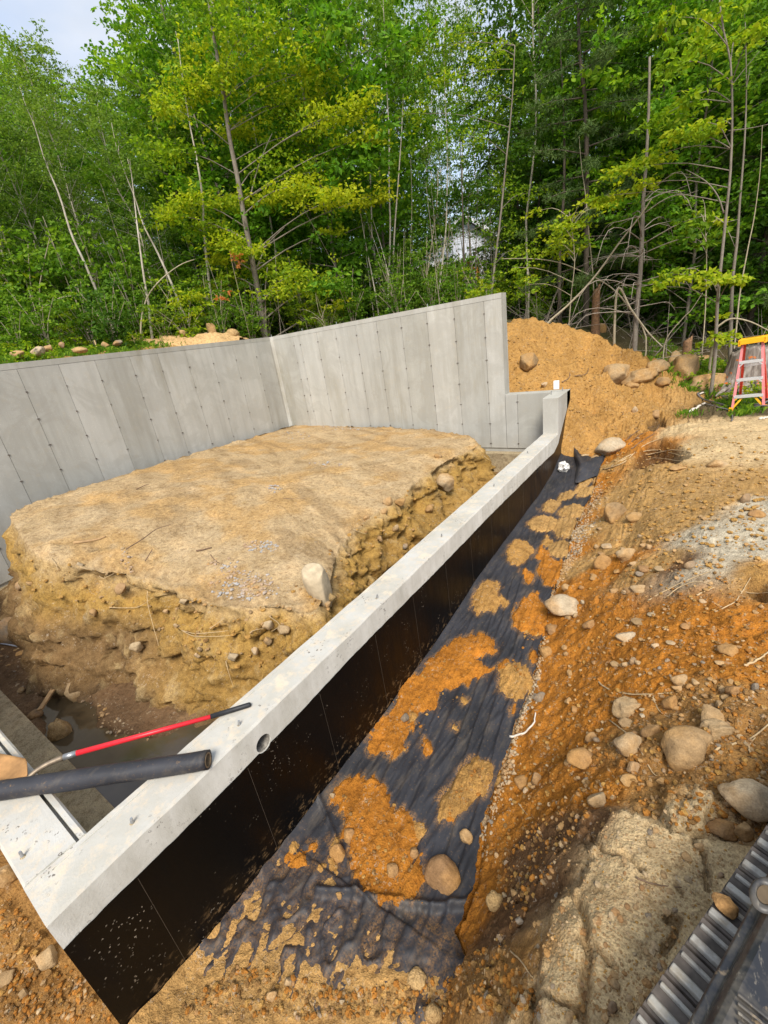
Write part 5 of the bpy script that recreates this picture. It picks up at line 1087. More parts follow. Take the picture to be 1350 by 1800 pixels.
# broken snag between boulders and sapling
def snag(px, py, dist, h, r_, name, label, split=True):
    p = UD(px, py, dist); p[2] = gz(p[0], p[1])-.05; e = empty(name, tuple(p), label=label, cat='stump'); V = []
    for i in range(9):
        t = i/8
        for k in range(14):
            a = 2*pi*k/14; rr = r_*(1+.25*(1-t)**3+.12*float(vn(np.array([cos(a)*2]), np.array([sin(a)*2]), np.array([t*2]))[0])); V.append((rr*cos(a), rr*sin(a), h*t+(.22*h*max(0, cos(a))-.08*h*float(k % 3))*(t == 1)))
    link('trunk', mesh_np('trunk', V, [(i*14+k, i*14+(k+1) % 14, (i+1)*14+(k+1) % 14, (i+1)*14+k) for i in range(8) for k in range(14)]+[tuple(8*14+k for k in range(14))], m_plain('broken_wood', (.22, .12, .06), .9, var=.5, sc=25), True), e)
    return e
snag(1207, 622, 12.2, .62, .085, 'broken_stump', 'short splintered stump behind the boulder row'); snag(1046, 590, 13.2, 1.05, .09, 'broken_stump', 'tall splintered orange stump beyond the pile crest')
for (px, py, d_, h_, lab) in [(170, 612, 11, .25, 'small wooden survey stake behind the long wall'), (235, 600, 11.8, .22, 'pale wooden stake standing in the weeds by the dirt heap'), (86, 617, 10.2, .12, 'tiny white stake behind the long wall')]:
    p = UD(px, py, d_); z_ = max(gz(p[0], p[1]), p[2]-.2); tag(link('survey_stake', bevel(MB().bar((0, 0, -.1), (.02, 0, h_), .03, .012, (0, 1, 0)).me('survey_stake', m_plain('fresh_wood', (.62, .45, .22), .8)), .001), loc=(p[0], p[1], z_)), lab, 'stake')

# ------------------------------------------------------------------ excavator track in the near corner
ex = empty('excavator', (2.3, .9, .1), label='edge of a tracked machine with steel track shoes and a scuffed black frame', cat='excavator')
T0 = U(1105, 1800, .34); T1 = U(1350, 1448, .34); TD = (T1-T0)/np.linalg.norm(T1-T0); TN = np.array((TD[1], -TD[0], 0))
TRK = m_plain('track_steel', (.10, .082, .068), .7, .2, var=.5, sc=22); s = NT('worn_steel_edge'); n1 = s.noise(10, 5, .7); WRN = s.fin(s.ramp(n1, [(.3, (.16, .13, .10)), (.5, (.36, .34, .30)), (.6, (.30, .26, .20)), (.7, (.24, .17, .10))]), .6, s.bump(s.noise(60, 4), .4, .003), .5, .25)
pitch = .098
for k in range(-3, 15):
    c = T0+TD*(k*pitch); lo = TN*.24
    def P_(u, v, z): return c+TD*u+TN*v+np.array((0, 0, z))
    # plate with a curled trailing edge
    prof = [(-.046, -.012), (-.040, .002), (-.020, .004), (.030, .002), (.046, .010), (.050, .004), (.046, -.012)]
    V = [P_(u, v, z) for v in (0, .46) for u, z in prof]; n = len(prof); Fc = [tuple(range(n)), tuple(reversed(range(n, 2*n)))]+[(i, i+n, (i+1) % n+n, (i+1) % n) for i in range(n)]
    child('track_shoe', bevel(mesh_np('track_shoe', V, Fc, TRK), .0015), ex)
    prof = [(-.034, .003), (-.030, .017), (-.012, .017), (-.004, .003)]; V = [P_(u, v, z) for v in (.004, .455) for u, z in prof]; n = 4
    child('grouser', bevel(mesh_np('grouser', V, [tuple(range(n)), tuple(reversed(range(n, 2*n)))]+[(i, i+n, (i+1) % n+n, (i+1) % n) for i in range(n)], WRN), .003), ex)
    if k % 1 == 0:
        prof = [(.020, .002), (.023, .011), (.032, .011), (.036, .002)]; V = [P_(u, v, z) for v in (.006, .45) for u, z in prof]
        child('grouser', bevel(mesh_np('low_grouser', V, [tuple(range(n)), tuple(reversed(range(n, 2*n)))]+[(i, i+n, (i+1) % n+n, (i+1) % n) for i in range(n)], WRN), .002), ex)
child('track_side', MB().obox(T0+TD*.4+TN*.25+np.array((0, 0, -.11)), TD*.9, TN*.2, np.array((0, 0, .09))).me('track_side', TRK), ex)
s = NT('scuffed_black_paint'); n1 = s.noise(6, 5, .7); n2 = s.noise(70, 4, .7, stretch=(1, .3, 1)); c = s.mix(s.gr(n1, .48, .66), (.020, .021, .025), (.11, .095, .075)); c = s.mix(s.math('MULTIPLY', s.gr(n2, .60, .70), .5), c, (.30, .26, .20)); c = s.mix(s.math('MULTIPLY', s.gr(s.noise(14, 5, .6), .64, .68), .7), c, (.30, .22, .13))
BLK = s.fin(c, s.ramp(n1, [(.3, (.22, .22, .22)), (.7, (.6, .6, .6))]), s.bump(n2, .15, .002), .5)
z0 = .455; K0 = U(1205, 1800, z0); K1 = U(1350, 1530, z0); KD = (K1-K0)/np.linalg.norm(K1-K0); KN = np.array((KD[1], -KD[0], 0))
def KP(u, v, z): return K0+KD*u+KN*v+np.array((0, 0, z-z0))
prof = [(0, .385), (0, .430), (.004, .436), (.018, .438), (.022, .442), (.024, .452), (.034, .470), (.046, .476), (.20, .480), (.36, .48), (.36, .30), (.02, .30), (.02, .385)]
us = np.linspace(-.45, .95, 2); V = [KP(u, v, z) for u in us for v, z in prof]; n = len(prof)
fr = child('side_frame', bevel(mesh_np('side_frame', V, [tuple(reversed(range(n))), tuple(range(n, 2*n))]+[(i, (i+1) % n, (i+1) % n+n, i+n) for i in range(n)], BLK), .002, 2), ex)
# raised oval boss with a hole, and the anti-slip ribs of the step
q = U(1346, 1572, .482); m = MB(); ring = []
for rr, zz in ((.040, .4785), (.037, .486), (.027, .487), (.023, .482), (.021, .479)):
    ring.append([q*np.array((1, 1, 0))+np.array((0, 0, zz))+KD*rr*1.25*cos(t)+KN*rr*.75*sin(t) for t in np.linspace(0, 2*pi, 33)[:-1]])
V = [p for r_ in ring for p in r_]; Fc = [(i*32+k, i*32+(k+1) % 32, (i+1)*32+(k+1) % 32, (i+1)*32+k) for i in range(4) for k in range(32)]
child('oval_boss', mesh_np('oval_boss', V, Fc, BLK, True), ex)
child('hole_bottom', mesh_np('hole_bottom', [p+np.array((0, 0, .0022)) for p in ring[-1]], [tuple(range(32))], m_plain('hole_dirt', (.10, .07, .04), .9)), ex)
for k in range(5):
    a_, b_ = U(1296+k*9-k*9, 1748+k*16, .484), U(1372, 1748+k*16+62, .484)
    child('step_rib', bevel(MB().bar(a_, b_, .006, .010).me('step_rib', BLK), .002), ex)
tag(link('stone', RM[('r', 1)]), 'rusty stone lying on the machine track shoes', 'stone'); o = bpy.context.scene.objects[-1] if False else None
for ob in COL.objects:
    if ob.get('label') == 'rusty stone lying on the machine track shoes':
        q = U(1278, 1592, .36); ob.location = q; ob.scale = (.035, .026, .018)

# ================================================================== HOUSE BEYOND THE WOOD
def HP(px, py, d=34.): return UD(px, py, d)
hb = HP(850, 520); hr = np.array((cos(YAW+.05), -sin(YAW+.05), 0)); hfw = np.array((-hr[1], hr[0], 0)); hbz = gz(hb[0], hb[1])
SID = NT('grey_siding'); w_ = SID.n('ShaderNodeTexWave', wave_type='BANDS', bands_direction='Z'); w_.inputs['Scale'].default_value = 2.4; SID.l(SID.pos(), w_.inputs['Vector'])
SIDM = SID.fin(SID.ramp(w_.outputs['Fac'], [(.0, (.42, .44, .50)), (.25, (.62, .64, .70)), (1, (.66, .68, .74))]), .7, None, .2)
ROOFM = m_plain('grey_shingle', (.20, .20, .22), .9, var=.3, sc=8); WHT = m_plain('white_trim', (.78, .78, .80), .6, var=.03); ORW = m_plain('orange_timber', (.62, .24, .04), .6, var=.15); GLS = m_plain('dark_glass', (.03, .035, .04), .08, var=.1); STN = m_plain('pale_masonry', (.50, .42, .34), .9, var=.4, sc=3)
hs = empty('house', (hb[0], hb[1], hbz), label='pale grey house with a low porch roof showing through the trees', cat='house')
def W(u, v, z): return hb*np.array((1, 1, 0))+hr*u+hfw*v+np.array((0, 0, z))
_zt = HP(850, 385)[2]; zb = hbz-.5; ze = _zt-1.8
def hbox(u0, u1, v0, v1, z0_, z1_): return MB().obox(W((u0+u1)/2, (v0+v1)/2, (z0_+z1_)/2), hr*(u1-u0)/2, hfw*(v1-v0)/2, np.array((0, 0, (z1_-z0_)/2)))
m = hbox(-4.2, 2.0, 0, 7, zb, ze); V = [W(-4.2, 0, ze), W(2.0, 0, ze), W(-1.1, 0, _zt+.2), W(-4.2, 7, ze), W(2.0, 7, ze), W(-1.1, 7, _zt+.2)]; m.add(V, [(0, 1, 2), (3, 5, 4), (0, 3, 4, 1)])
child('wall', m.me('wall', SIDM), hs)
for a_, b_ in ((W(-4.6, -.4, ze-.22), W(-1.1, -.4, _zt+.27)), (W(2.4, -.4, ze-.22), W(-1.1, -.4, _zt+.27))):
    d = hfw*7.8; up = np.array((0, 0, .14)); m = MB(); m.add([a_, b_, b_+d, a_+d, a_+up, b_+up, b_+d+up, a_+d+up], [(0, 1, 2, 3), (7, 6, 5, 4), (0, 4, 5, 1), (1, 5, 6, 2), (2, 6, 7, 3), (3, 7, 4, 0)]); child('roof', m.me('roof', ROOFM), hs)
    child('fascia', MB().bar(a_-hfw*.03+up*.4, b_-hfw*.03+up*.4, .05, .22, (0, 0, 1)).me('fascia', WHT), hs)
zp = HP(800, 452)[2]
pr = MB(); a0, a1, b0_, b1_ = W(-5.2, -2.6, zp-.6), W(-.6, -2.6, zp-.6), W(-5.2, 0, zp+.55), W(-.6, 0, zp+.55); up = np.array((0, 0, .12))
pr.add([a0, a1, b1_, b0_, a0+up, a1+up, b1_+up, b0_+up], [(3, 2, 1, 0), (4, 5, 6, 7), (0, 1, 5, 4), (1, 2, 6, 5), (2, 3, 7, 6), (3, 0, 4, 7)]); child('porch_roof', pr.me('porch_roof', m_plain('lilac_metal', (.55, .56, .62), .5, var=.06)), hs)
child('porch_fascia', MB().bar(a0-hfw*.03, a1-hfw*.03, .05, .2).me('porch_fascia', WHT), hs)
for u in (-5.0, -2.9, -.8):
    child('porch_post', MB().bar(W(u, -2.4, zb), W(u, -2.4, zp-.6), .16, .16, (0, 1, 0)).me('porch_post', ORW), hs)
    child('post_brace', MB().bar(W(u, -2.4, zp-1.4), W(u+.7 if u < -.9 else u-.7, -2.4, zp-.65), .12, .12, (0, 1, 0)).me('post_brace', ORW), hs)
child('stone_base', hbox(-4.3, 2.1, -.12, 0, zb, hbz+.9).me('stone_base', STN), hs)
for u in (-3.2, -1.1, .9):
    for z0_ in ((hbz+1.2, hbz+2.5), (ze-1.5, ze-.3)):
        wn = child('window', hbox(u-.45, u+.45, -.05, .0, *z0_).me('window', WHT), hs)
        pn = link('pane', hbox(u-.37, u+.37, -.065, -.052, z0_[0]+.08, z0_[1]-.08).me('pane', GLS), wn); pn.matrix_parent_inverse = Matrix.Translation(hs.location).inverted()
        pn.matrix_parent_inverse = Matrix.Identity(4)
child('side_wing', hbox(2.0, 5.0, 1.5, 6, zb, ze-1.2).me('side_wing', SIDM), hs)

# ================================================================== TREES
LG = m_leaf('leaf_green', (.034, .090, .010), (.11, .225, .018), (.25, .37, .026), .46)
LB = m_leaf('leaf_birch', (.05, .10, .018), (.14, .235, .032), (.25, .34, .045), .46)
LG2 = m_leaf('leaf_lime', (.05, .125, .010), (.13, .285, .020), (.30, .43, .026), .48)
LY = m_leaf('leaf_yellow_green', (.07, .15, .012), (.22, .34, .018), (.46, .48, .022), .48)
LD_ = m_leaf('leaf_dark', (.020, .06, .009), (.075, .165, .016), (.15, .25, .024), .44)
LP = m_leaf('pine_needles', (.022, .055, .018), (.065, .115, .034), (.12, .18, .045), .2)
LO = m_leaf('leaf_dead_orange', (.30, .09, .02), (.50, .17, .05), (.60, .26, .09), .3)
def m_bark(name, a, b, patch=None):
    s = NT(name); n = s.noise(5, 5, .65, stretch=(1, 1, .35)); n2 = s.noise(35, 4, .7, stretch=(1, 1, .5))
    c = s.ramp(n, [(.3, a), (.7, b)]); c = s.mix(1, c, s.ramp(n2, [(.3, (.7, .68, .65)), (.7, (1.2, 1.2, 1.2))]), 'MULTIPLY')
    if patch: c = s.mix(s.gr(s.noise(14, 4, .7, stretch=(.6, .6, 2.4)), .60, .66), c, patch)
    return s.fin(c, .9, s.bump(n2, .5, .01), .15)
BIRCH = m_bark('birch_bark', (.36, .31, .24), (.56, .51, .43), (.10, .08, .06)); GBARK = m_bark('grey_bark', (.15, .125, .10), (.27, .235, .19)); DBARK = m_bark('dark_bark', (.06, .048, .038), (.13, .105, .08)); TANB = m_bark('tan_sapling_bark', (.30, .25, .17), (.44, .38, .27))

class Leaves:
    def __init__(s): s.C = []; s.D = []; s.N = []; s.L = []; s.T = []
    def spray(s, c, r, n, size, tint=.5, ts=.22, up=.6, droop=.25, g=None):
        """leaves on flat layered twigs through an ellipsoid at c with radii r"""
        g = g or rng; c = np.array(c, float); r = np.array(r, float)
        nl = max(2, n//14); tw = g.normal(size=(nl, 3))*.42*r+c; a = g.uniform(0, 2*pi, nl); k = g.integers(0, nl, n)
        t = g.uniform(-1, 1, n); ln = .38*r[0]; off = np.c_[np.cos(a[k])*t*ln, np.sin(a[k])*t*ln, -abs(t)*ln*.22]+g.normal(size=(n, 3))*np.array((.10, .10, .035))*max(r[0], .25)
        C = tw[k]+off; D = np.c_[np.cos(a[k])*np.sign(t), np.sin(a[k])*np.sign(t), np.full(n, -droop)]+g.normal(size=(n, 3))*.65
        Nn = np.c_[g.normal(size=n)*.55, g.normal(size=n)*.55, np.full(n, up)]
        s.C.append(C); s.D.append(D); s.N.append(Nn); s.L.append(size*g.uniform(.65, 1.2, n))
        hgt = np.clip((C[:, 2]-c[2])/(r[2]+1e-6), -1, 1); s.T.append(np.clip(tint+ts*g.normal(size=n)*.7+(g.normal(size=nl)*.12)[k], 0, 1))
    def mesh(s, name, mat, wr=.58):
        C, D, Nn, Ls, T = [np.concatenate(q) for q in (s.C, s.D, s.N, s.L, s.T)]
        D /= np.linalg.norm(D, axis=1)[:, None]; X = np.cross(D, Nn); X /= np.linalg.norm(X, axis=1)[:, None]+1e-9; Nn = np.cross(X, D); l = Ls[:, None]
        V = np.stack([C, C+D*l*.42+X*l*wr/2+Nn*l*.06, C+D*l, C+D*l*.42-X*l*wr/2+Nn*l*.06], 1).reshape(-1, 3)
        Fq = np.arange(len(V)).reshape(-1, 4); col = np.repeat(T, 4)[:, None]*np.ones(3)
        return mesh_np(name, V, Fq, mat, False, col)
def needles(L_, c, r, n, size, tint=.5):
    g = rng; d = g.normal(size=(n, 3)); d /= np.linalg.norm(d, axis=1)[:, None]; L_.C.append(np.array(c)+d*r*.15*g.random((n, 1))); L_.D.append(d); L_.N.append(g.normal(size=(n, 3))); L_.L.append(size*g.uniform(.7, 1.15, n)); L_.T.append(np.clip(tint+.2*g.normal(size=n), 0, 1))
def gen_tree(kind, H, seed):
    """a tree mesh pair about the origin: trunk with limbs, crown"""
    global rng; rng = np.random.default_rng(seed); g = rng; R_ = random.Random(seed); m = MB(); Lv = Leaves()
    pr = dict(birch=(.14, 1.6, 64, .078, BIRCH, LB, .034), maple=(.06, 2.3, 62, .135, GBARK, LG2, .045), dark=(.05, 2.3, 60, .12, DBARK, LD_, .05), pine=(.12, 1.9, 60, .13, DBARK, LP, .09), pole=(.55, 1.2, 26, .065, BIRCH, LB, .035))[kind]
    cb, Rc, nb, ls, bark, lm, tr = pr
    n = 12; P = np.array([(0.12*H*.1*float(vn(np.array([i*.4+seed]), np.array([1.]))[0])*i/3, .12*H*.1*float(vn(np.array([i*.4]), np.array([seed+4.]))[0])*i/3, H*i/(n-1)) for i in range(n)])
    m.tube([(0, 0, -.4)]+list(P), [tr*1.3]+list(np.linspace(tr, .012, n)), 8)
    for b in range(nb):
        f = cb+(1-cb)*((b+.5)/nb)**.9; z = H*f; p0 = np.array([np.interp(z, P[:, 2], P[:, k]) for k in range(3)]); az = b*2.4+R_.uniform(-.5, .5); u = (f-cb)/(1-cb)
        if kind == 'pine': ln = Rc*(1-u)**.8*R_.uniform(.6, 1.1)+.2; el = R_.uniform(-.15, .25)
        elif kind in ('birch', 'pole'): ln = Rc*(math.sin(pi*min(1, u*.85+.12)))**.7*R_.uniform(.5, 1.1); el = R_.uniform(.4, 1.0)
        else: ln = Rc*(math.sin(pi*min(1, u*.72+.22)))**.6*R_.uniform(.5, 1.15); el = R_.uniform(0, .65)
        d = np.array((cos(az)*cos(el), sin(az)*cos(el), sin(el))); p1 = p0+d*ln*.55; p2 = p0+d*ln+np.array((0, 0, -.08*ln if kind != 'birch' else .1*ln))
        m.tube([p0, p1, p2], [tr*.32*(1-u*.6), tr*.2*(1-u*.6), .004], 4, False)
        if kind == 'pine':
            for t in np.linspace(.3, 1, max(3, int(ln*7))):
                q = p0+(p2-p0)*t
                for sgn in (-1, 0, 1):
                    qq = q+np.array((-sin(az), cos(az), 0))*sgn*.22*ln*(1.1-t)+g.normal(size=3)*.05; needles(Lv, qq, .1, 15, .13, .45+.3*t)
        else:
            ns = max(2, int(ln*2.6))
            for t in np.linspace(.35, 1, ns):
                q = p0+(p2-p0)*t+g.normal(size=3)*.12; rr = .34+.22*ln*.5
                Lv.spray(q, (rr, rr, rr*.42), int((78 if kind in ('birch', 'pole') else 62)*(rr/.5)), ls, .32+.35*u+R_.uniform(-.16, .24), g=g, droop=.5 if kind == 'birch' else .25)
    return m.me('trunk', bark, True), Lv.mesh('crown', lm, .16 if kind == 'pine' else .6)
PROTO = {}
for k, (kind, H) in enumerate([('birch', 9.5), ('birch', 8.0), ('birch', 10), ('maple', 9), ('maple', 10), ('maple', 8), ('dark', 9), ('dark', 10), ('pine', 9), ('pine', 10), ('pole', 10), ('pole', 9)]):
    PROTO.setdefault(kind, []).append((H,)+gen_tree(kind, H, 300+k*7))
def skyline(px): return np.interp(px, [-200, 0, 30, 70, 110, 150, 165, 200, 225, 245, 260, 330, 2000], [85, 88, 84, 102, 118, 180, 145, 122, 78, 30, -60, -260, -260])
def top_z(x, y, extra=0):
    for z in np.arange(3, 22, .25):
        a, b = proj((x, y, z))
        if b < skyline(a)+extra: return z
    return 22
MARKS = [(-400, 'at the far end of the long wall'), (110, 'beyond the long leaning birch'), (215, 'above the dirt heap'), (330, 'beside the white birch stem'), (420, 'by the large yellow green tree'), (520, 'over the inner wall corner'), (620, 'near the paired pale birches'), (740, 'before the house'),
         (880, 'over the tall wall end'), (960, 'over the spoil pile crest'), (1060, 'left of the dead conifer'), (1150, 'right of the dead conifer'), (1240, 'behind the yellow green sapling'), (1320, 'above the ladder')]
ROWW = ['front row', 'second row', 'third row', 'fourth row', 'fifth row', 'sixth row', 'last row']
def mark(px): return [b for a, b in MARKS if px >= a][-1]
SHT = dict(birch='slender small leaved birch', maple='broad leaved green tree', dark='shaded dark leafed tree', pine='soft needled pine', pole='thin pale trunked pole tree')
def place_tree(x, y, kind, label, group, name='tree', lean=0., hmax=14, hk=1., v=None, extra=0):
    H, tm, cm = PROTO[kind][v if v is not None else rnd.randrange(len(PROTO[kind]))]; z = gz(x, y)-.05
    h = min(top_z(x, y, extra)-z, hmax)*hk; sc = max(h, 2.)/H
    e = empty(name, (x, y, z), label=label, cat='tree', group=group); e.rotation_euler = (rnd.gauss(0, .03), rnd.gauss(0, .03)+lean, rnd.uniform(0, 6.28)); sxy = min(max(sc, .75), 1.15)
    e.scale = (sxy, sxy, sc); link('trunk', tm, e); link('crown', cm, e); return e
def atpx(px, dist):
    q = UD(px, 600, dist); return q[0], q[1]
rows_ = [(14.6, -120, 1470, 86, 1.0), (17.0, -150, 1480, 82, 1.0), (20.5, -150, 1490, 80, 1.0), (25., -160, 1500, 74, 1.0), (31., -160, 1500, 72, 1.), (39., -160, 1500, 76, 1.), (50., -160, 1500, 60, 1.)]
LBL = dict(birch='slender birch with small grey green leaves among many in the wood', maple='broad leaved green tree among many in the wood', dark='dark leafed tree deep in the shade of the wood', pine='dark pine with soft needles among the broad leaved trees', pole='thin pale trunked pole tree with a high small crown')
for ri, (D_r, pa, pb, step, _) in enumerate(rows_):
    px = pa+rnd.uniform(0, step)
    while px < pb:
        x, y = atpx(px, D_r+rnd.uniform(-1., 1.2)); gap = 735 < px < 895
        if px < 300: kind = rnd.choice(['birch', 'birch', 'maple', 'maple'] if ri < 2 else ['dark', 'birch', 'maple'])
        elif gap: kind = rnd.choice(['pole', 'pole', 'birch']) if ri < 5 else 'dark'
        elif px > 960: kind = rnd.choice(['pine', 'maple', 'maple', 'dark'] if ri < 2 else ['dark', 'pine', 'maple'])
        else: kind = rnd.choice(['maple', 'birch', 'dark', 'pole'] if ri < 2 else ['dark', 'dark', 'maple'])
        if ri == 6: place_tree(x, y, 'dark', f"{SHT['dark']} in the {ROWW[ri]} {mark(px)}", 'trees filling the wood: dark', hmax=22, extra=(rnd.uniform(560, 620) if px > 330 else 120))
        elif not (gap and ri in (0, 5)): place_tree(x, y, kind, f'{SHT[kind]} in the {ROWW[ri]} {mark(px)}', 'trees filling the wood: '+kind, hmax=13 if ri < 3 else 15, extra=(rnd.choice([-20, -20, 120]) if ri < 1 else rnd.choice([-20, 80, 200, 400, 520])) if px > 330 else rnd.uniform(0, 60))
        px += step*rnd.uniform(.75, 1.3)
# bushes and saplings along the wood's edge
def gen_bush(seed, lm, size, bark=TANB):
    g = np.random.default_rng(seed); R_ = random.Random(seed); m = MB(); Lv = Leaves()
    for k in range(9):
        a = R_.uniform(0, 6.28); r_ = R_.uniform(.15, .7); h = R_.uniform(.6, 1.5); p = spline([(0, 0, -.1), (cos(a)*r_*.3, sin(a)*r_*.3, h*.5), (cos(a)*r_, sin(a)*r_, h)], 6); m.tube(p, list(np.linspace(.014, .004, 6)), 5, False)
        for t in (2, 3, 4, 5): Lv.spray(p[t], (.34, .34, .16), 46, size, .5+.1*t*.5-.1, g=g)
    return m.me('stem', bark, True), Lv.mesh('foliage', lm, .62)
BUSH = [gen_bush(500, LG, .075), gen_bush(501, LG, .06), gen_bush(502, LY, .075), gen_bush(503, LD_, .08), gen_bush(504, LB, .05)]
def bush(x, y, k, sc, label, group, dz=0):
    e = empty('bush', (x, y, gz(x, y)-.05+dz), label=label, cat='bush', group=group); e.rotation_euler[2] = rnd.uniform(0, 6.28); e.scale = (sc, sc, sc*rnd.uniform(.8, 1.25)); link('stem', BUSH[k][0], e); link('foliage', BUSH[k][1], e)
for px in np.arange(-40, 880, 26):
    for D_r in (12.9 if px > 200 else 11.8, 14.2, 16.5, 19):
        if rnd.random() < .72: x, y = atpx(px+rnd.uniform(-12, 12), D_r+rnd.uniform(-.5, .5)); bush(x, y, rnd.choice([0, 0, 2, 1, 3, 4]), rnd.uniform(.75, 1.2) if D_r < 13.5 else rnd.uniform(1.0, 1.9), ('leafy bush at the wood edge ' if D_r < 13.5 else 'leafy bush just inside the wood ' if D_r < 15 else 'leafy bush deeper in the wood ' if D_r < 17 else 'leafy bush far under the trees ')+mark(px), 'bushes behind the walls')
for px in np.arange(890, 1400, 30):
    for D_r in (14.0, 16, 19, 23):
        if rnd.random() < .5: x, y = atpx(px+rnd.uniform(-14, 14), D_r+rnd.uniform(-.5, .5)); bush(x, y, rnd.choice([0, 3, 2, 1]), rnd.uniform(.45, .95) if D_r < 15 else rnd.uniform(.9, 1.8), ('low bush at the wood edge ' if D_r < 15 else 'green bush inside the wood ' if D_r < 17 else 'green bush deep in the wood ')+mark(px), 'bushes behind the boulders')

def WPX(px, py, dist, off=0.): return UD(px, py, dist)+_f*0+np.array((sin(YAW)*off, cos(YAW)*off, 0))
def custom(name, label, path, dist, r0, r1, bark, sprays=(), leafmat=LG, ls=.09, n=26, cat='tree', group=None, dens=1., limbs=True, extra=()):
    base = WPX(*path[0], dist); zb_ = gz(base[0], base[1]); P = [WPX(a, b, dist) for a, b in path]
    if zb_ < P[0][2]: P.insert(0, np.array((P[0][0], P[0][1], zb_-.1)))
    P = spline(P, n); e = empty(name, tuple(P[0]), label=label, cat=cat, group=group)
    m = MB().tube(P, list(np.linspace(r0, r1, n)), 9); Lv = Leaves(); any_ = False
    g = np.random.default_rng(abs(hash(label)) % 1000 if False else sum(map(ord, label)))
    for sp_ in sprays:
        px, py, a, b, nn, tint = sp_[:6]; off = sp_[6] if len(sp_) > 6 else g.uniform(-.7, .7); c = WPX(px, py, dist+off); s_ = ((c-CAM)@_f)/F0
        if limbs:
            zz = c[2]-.25*np.hypot(*(P[:, :2]-c[:2]).T).min()-.2; k = int(np.argmin(np.abs(P[:, 2]-zz))); mid = (P[k]+c)/2+np.array((0, 0, .12)); m.tube(spline([P[k], mid, c], 6), list(np.linspace(max(.35*r0*(1-k/n), .009), .004, 6)), 5, False)
        Lv.spray(c, (a*s_, a*s_, b*s_), int(nn*dens), ls, tint, g=g); any_ = True
    for q in extra: m.tube(spline([WPX(a, b, dist) for a, b in q[0]], 10), list(np.linspace(q[1], q[1]*.4, 10)), 6)
    child('trunk', m.me('trunk', bark, True), e)
    if any_: child('crown', Lv.mesh('crown', leafmat, .6), e)
    return e
# the big yellow-tipped tree left of the middle
SP = [(360, 95, 62, 26, 520, .85), (330, 150, 52, 24, 420, .75), (395, 140, 45, 22, 340, .6), (300, 190, 40, 18, 260, .65), (300, 265, 60, 20, 420, .4), (420, 225, 60, 18, 420, .75), (470, 130, 60, 26, 400, .55), (540, 125, 60, 18, 420, .75), (560, 170, 55, 16, 360, .7),
      (500, 180, 60, 20, 380, .55), (600, 200, 60, 20, 460, .8), (640, 240, 48, 16, 300, .8), (540, 235, 60, 20, 420, .5), (470, 290, 60, 22, 360, .35), (560, 300, 60, 22, 360, .4), (630, 180, 40, 16, 220, .8), (520, 325, 60, 14, 420, .8), (590, 345, 65, 13, 480, .85), (650, 345, 42, 11, 300, .9), (480, 355, 55, 13, 360, .7),
      (330, 355, 60, 15, 440, .65), (400, 350, 50, 15, 380, .6), (290, 375, 40, 12, 240, .6), (360, 400, 55, 14, 340, .45), (400, 425, 50, 14, 340, .65), (380, 455, 36, 14, 260, .8), (430, 440, 40, 12, 280, .6), (470, 465, 55, 16, 420, .55), (520, 480, 55, 16, 420, .5), (400, 490, 50, 18, 380, .65),
      (560, 505, 50, 16, 300, .5), (500, 510, 55, 14, 360, .55), (585, 405, 22, 10, 110, .7), (340, 520, 28, 10, 130, .7), (600, 540, 40, 14, 240, .55), (430, 60, 60, 26, 380, .45), (500, 50, 60, 26, 380, .4), (380, 20, 60, 30, 380, .35), (580, 60, 50, 26, 300, .45), (440, -40, 70, 40, 400, .4)]
custom('maple_tree', 'large yellow green tree with a stout grey trunk behind the inner wall corner', [(467, 592), (455, 520), (440, 440), (428, 375), (417, 310), (403, 240), (392, 160), (375, 60), (360, -60)], 12.9, .085, .03, GBARK, SP, LY, .10, dens=1.5,
       extra=[([(462, 590), (450, 540), (438, 500)], .035), ([(468, 590), (466, 520), (470, 470)], .03), ([(440, 345), (455, 290), (478, 235)], .02), ([(452, 470), (470, 430), (500, 400)], .02)])
d_ = custom('dead_leaf_cluster', 'cluster of withered orange leaves hanging on the large yellow green tree', [(405, 450), (412, 462), (420, 475)], 12.3, .006, .003, TANB, [(418, 465, 14, 22, 42, .6, 0), (408, 452, 8, 8, 14, .5, 0)], LO, .10, 8, 'leaves', limbs=False)
custom('dead_leaf_cluster', 'small withered orange leaves low beside the white birch stem', [(370, 515), (382, 522), (395, 526)], 12.3, .006, .003, TANB, [(382, 523, 20, 7, 34, .5, 0), (402, 514, 6, 6, 10, .5, 0)], LO, .09, 8, 'leaves', limbs=False)
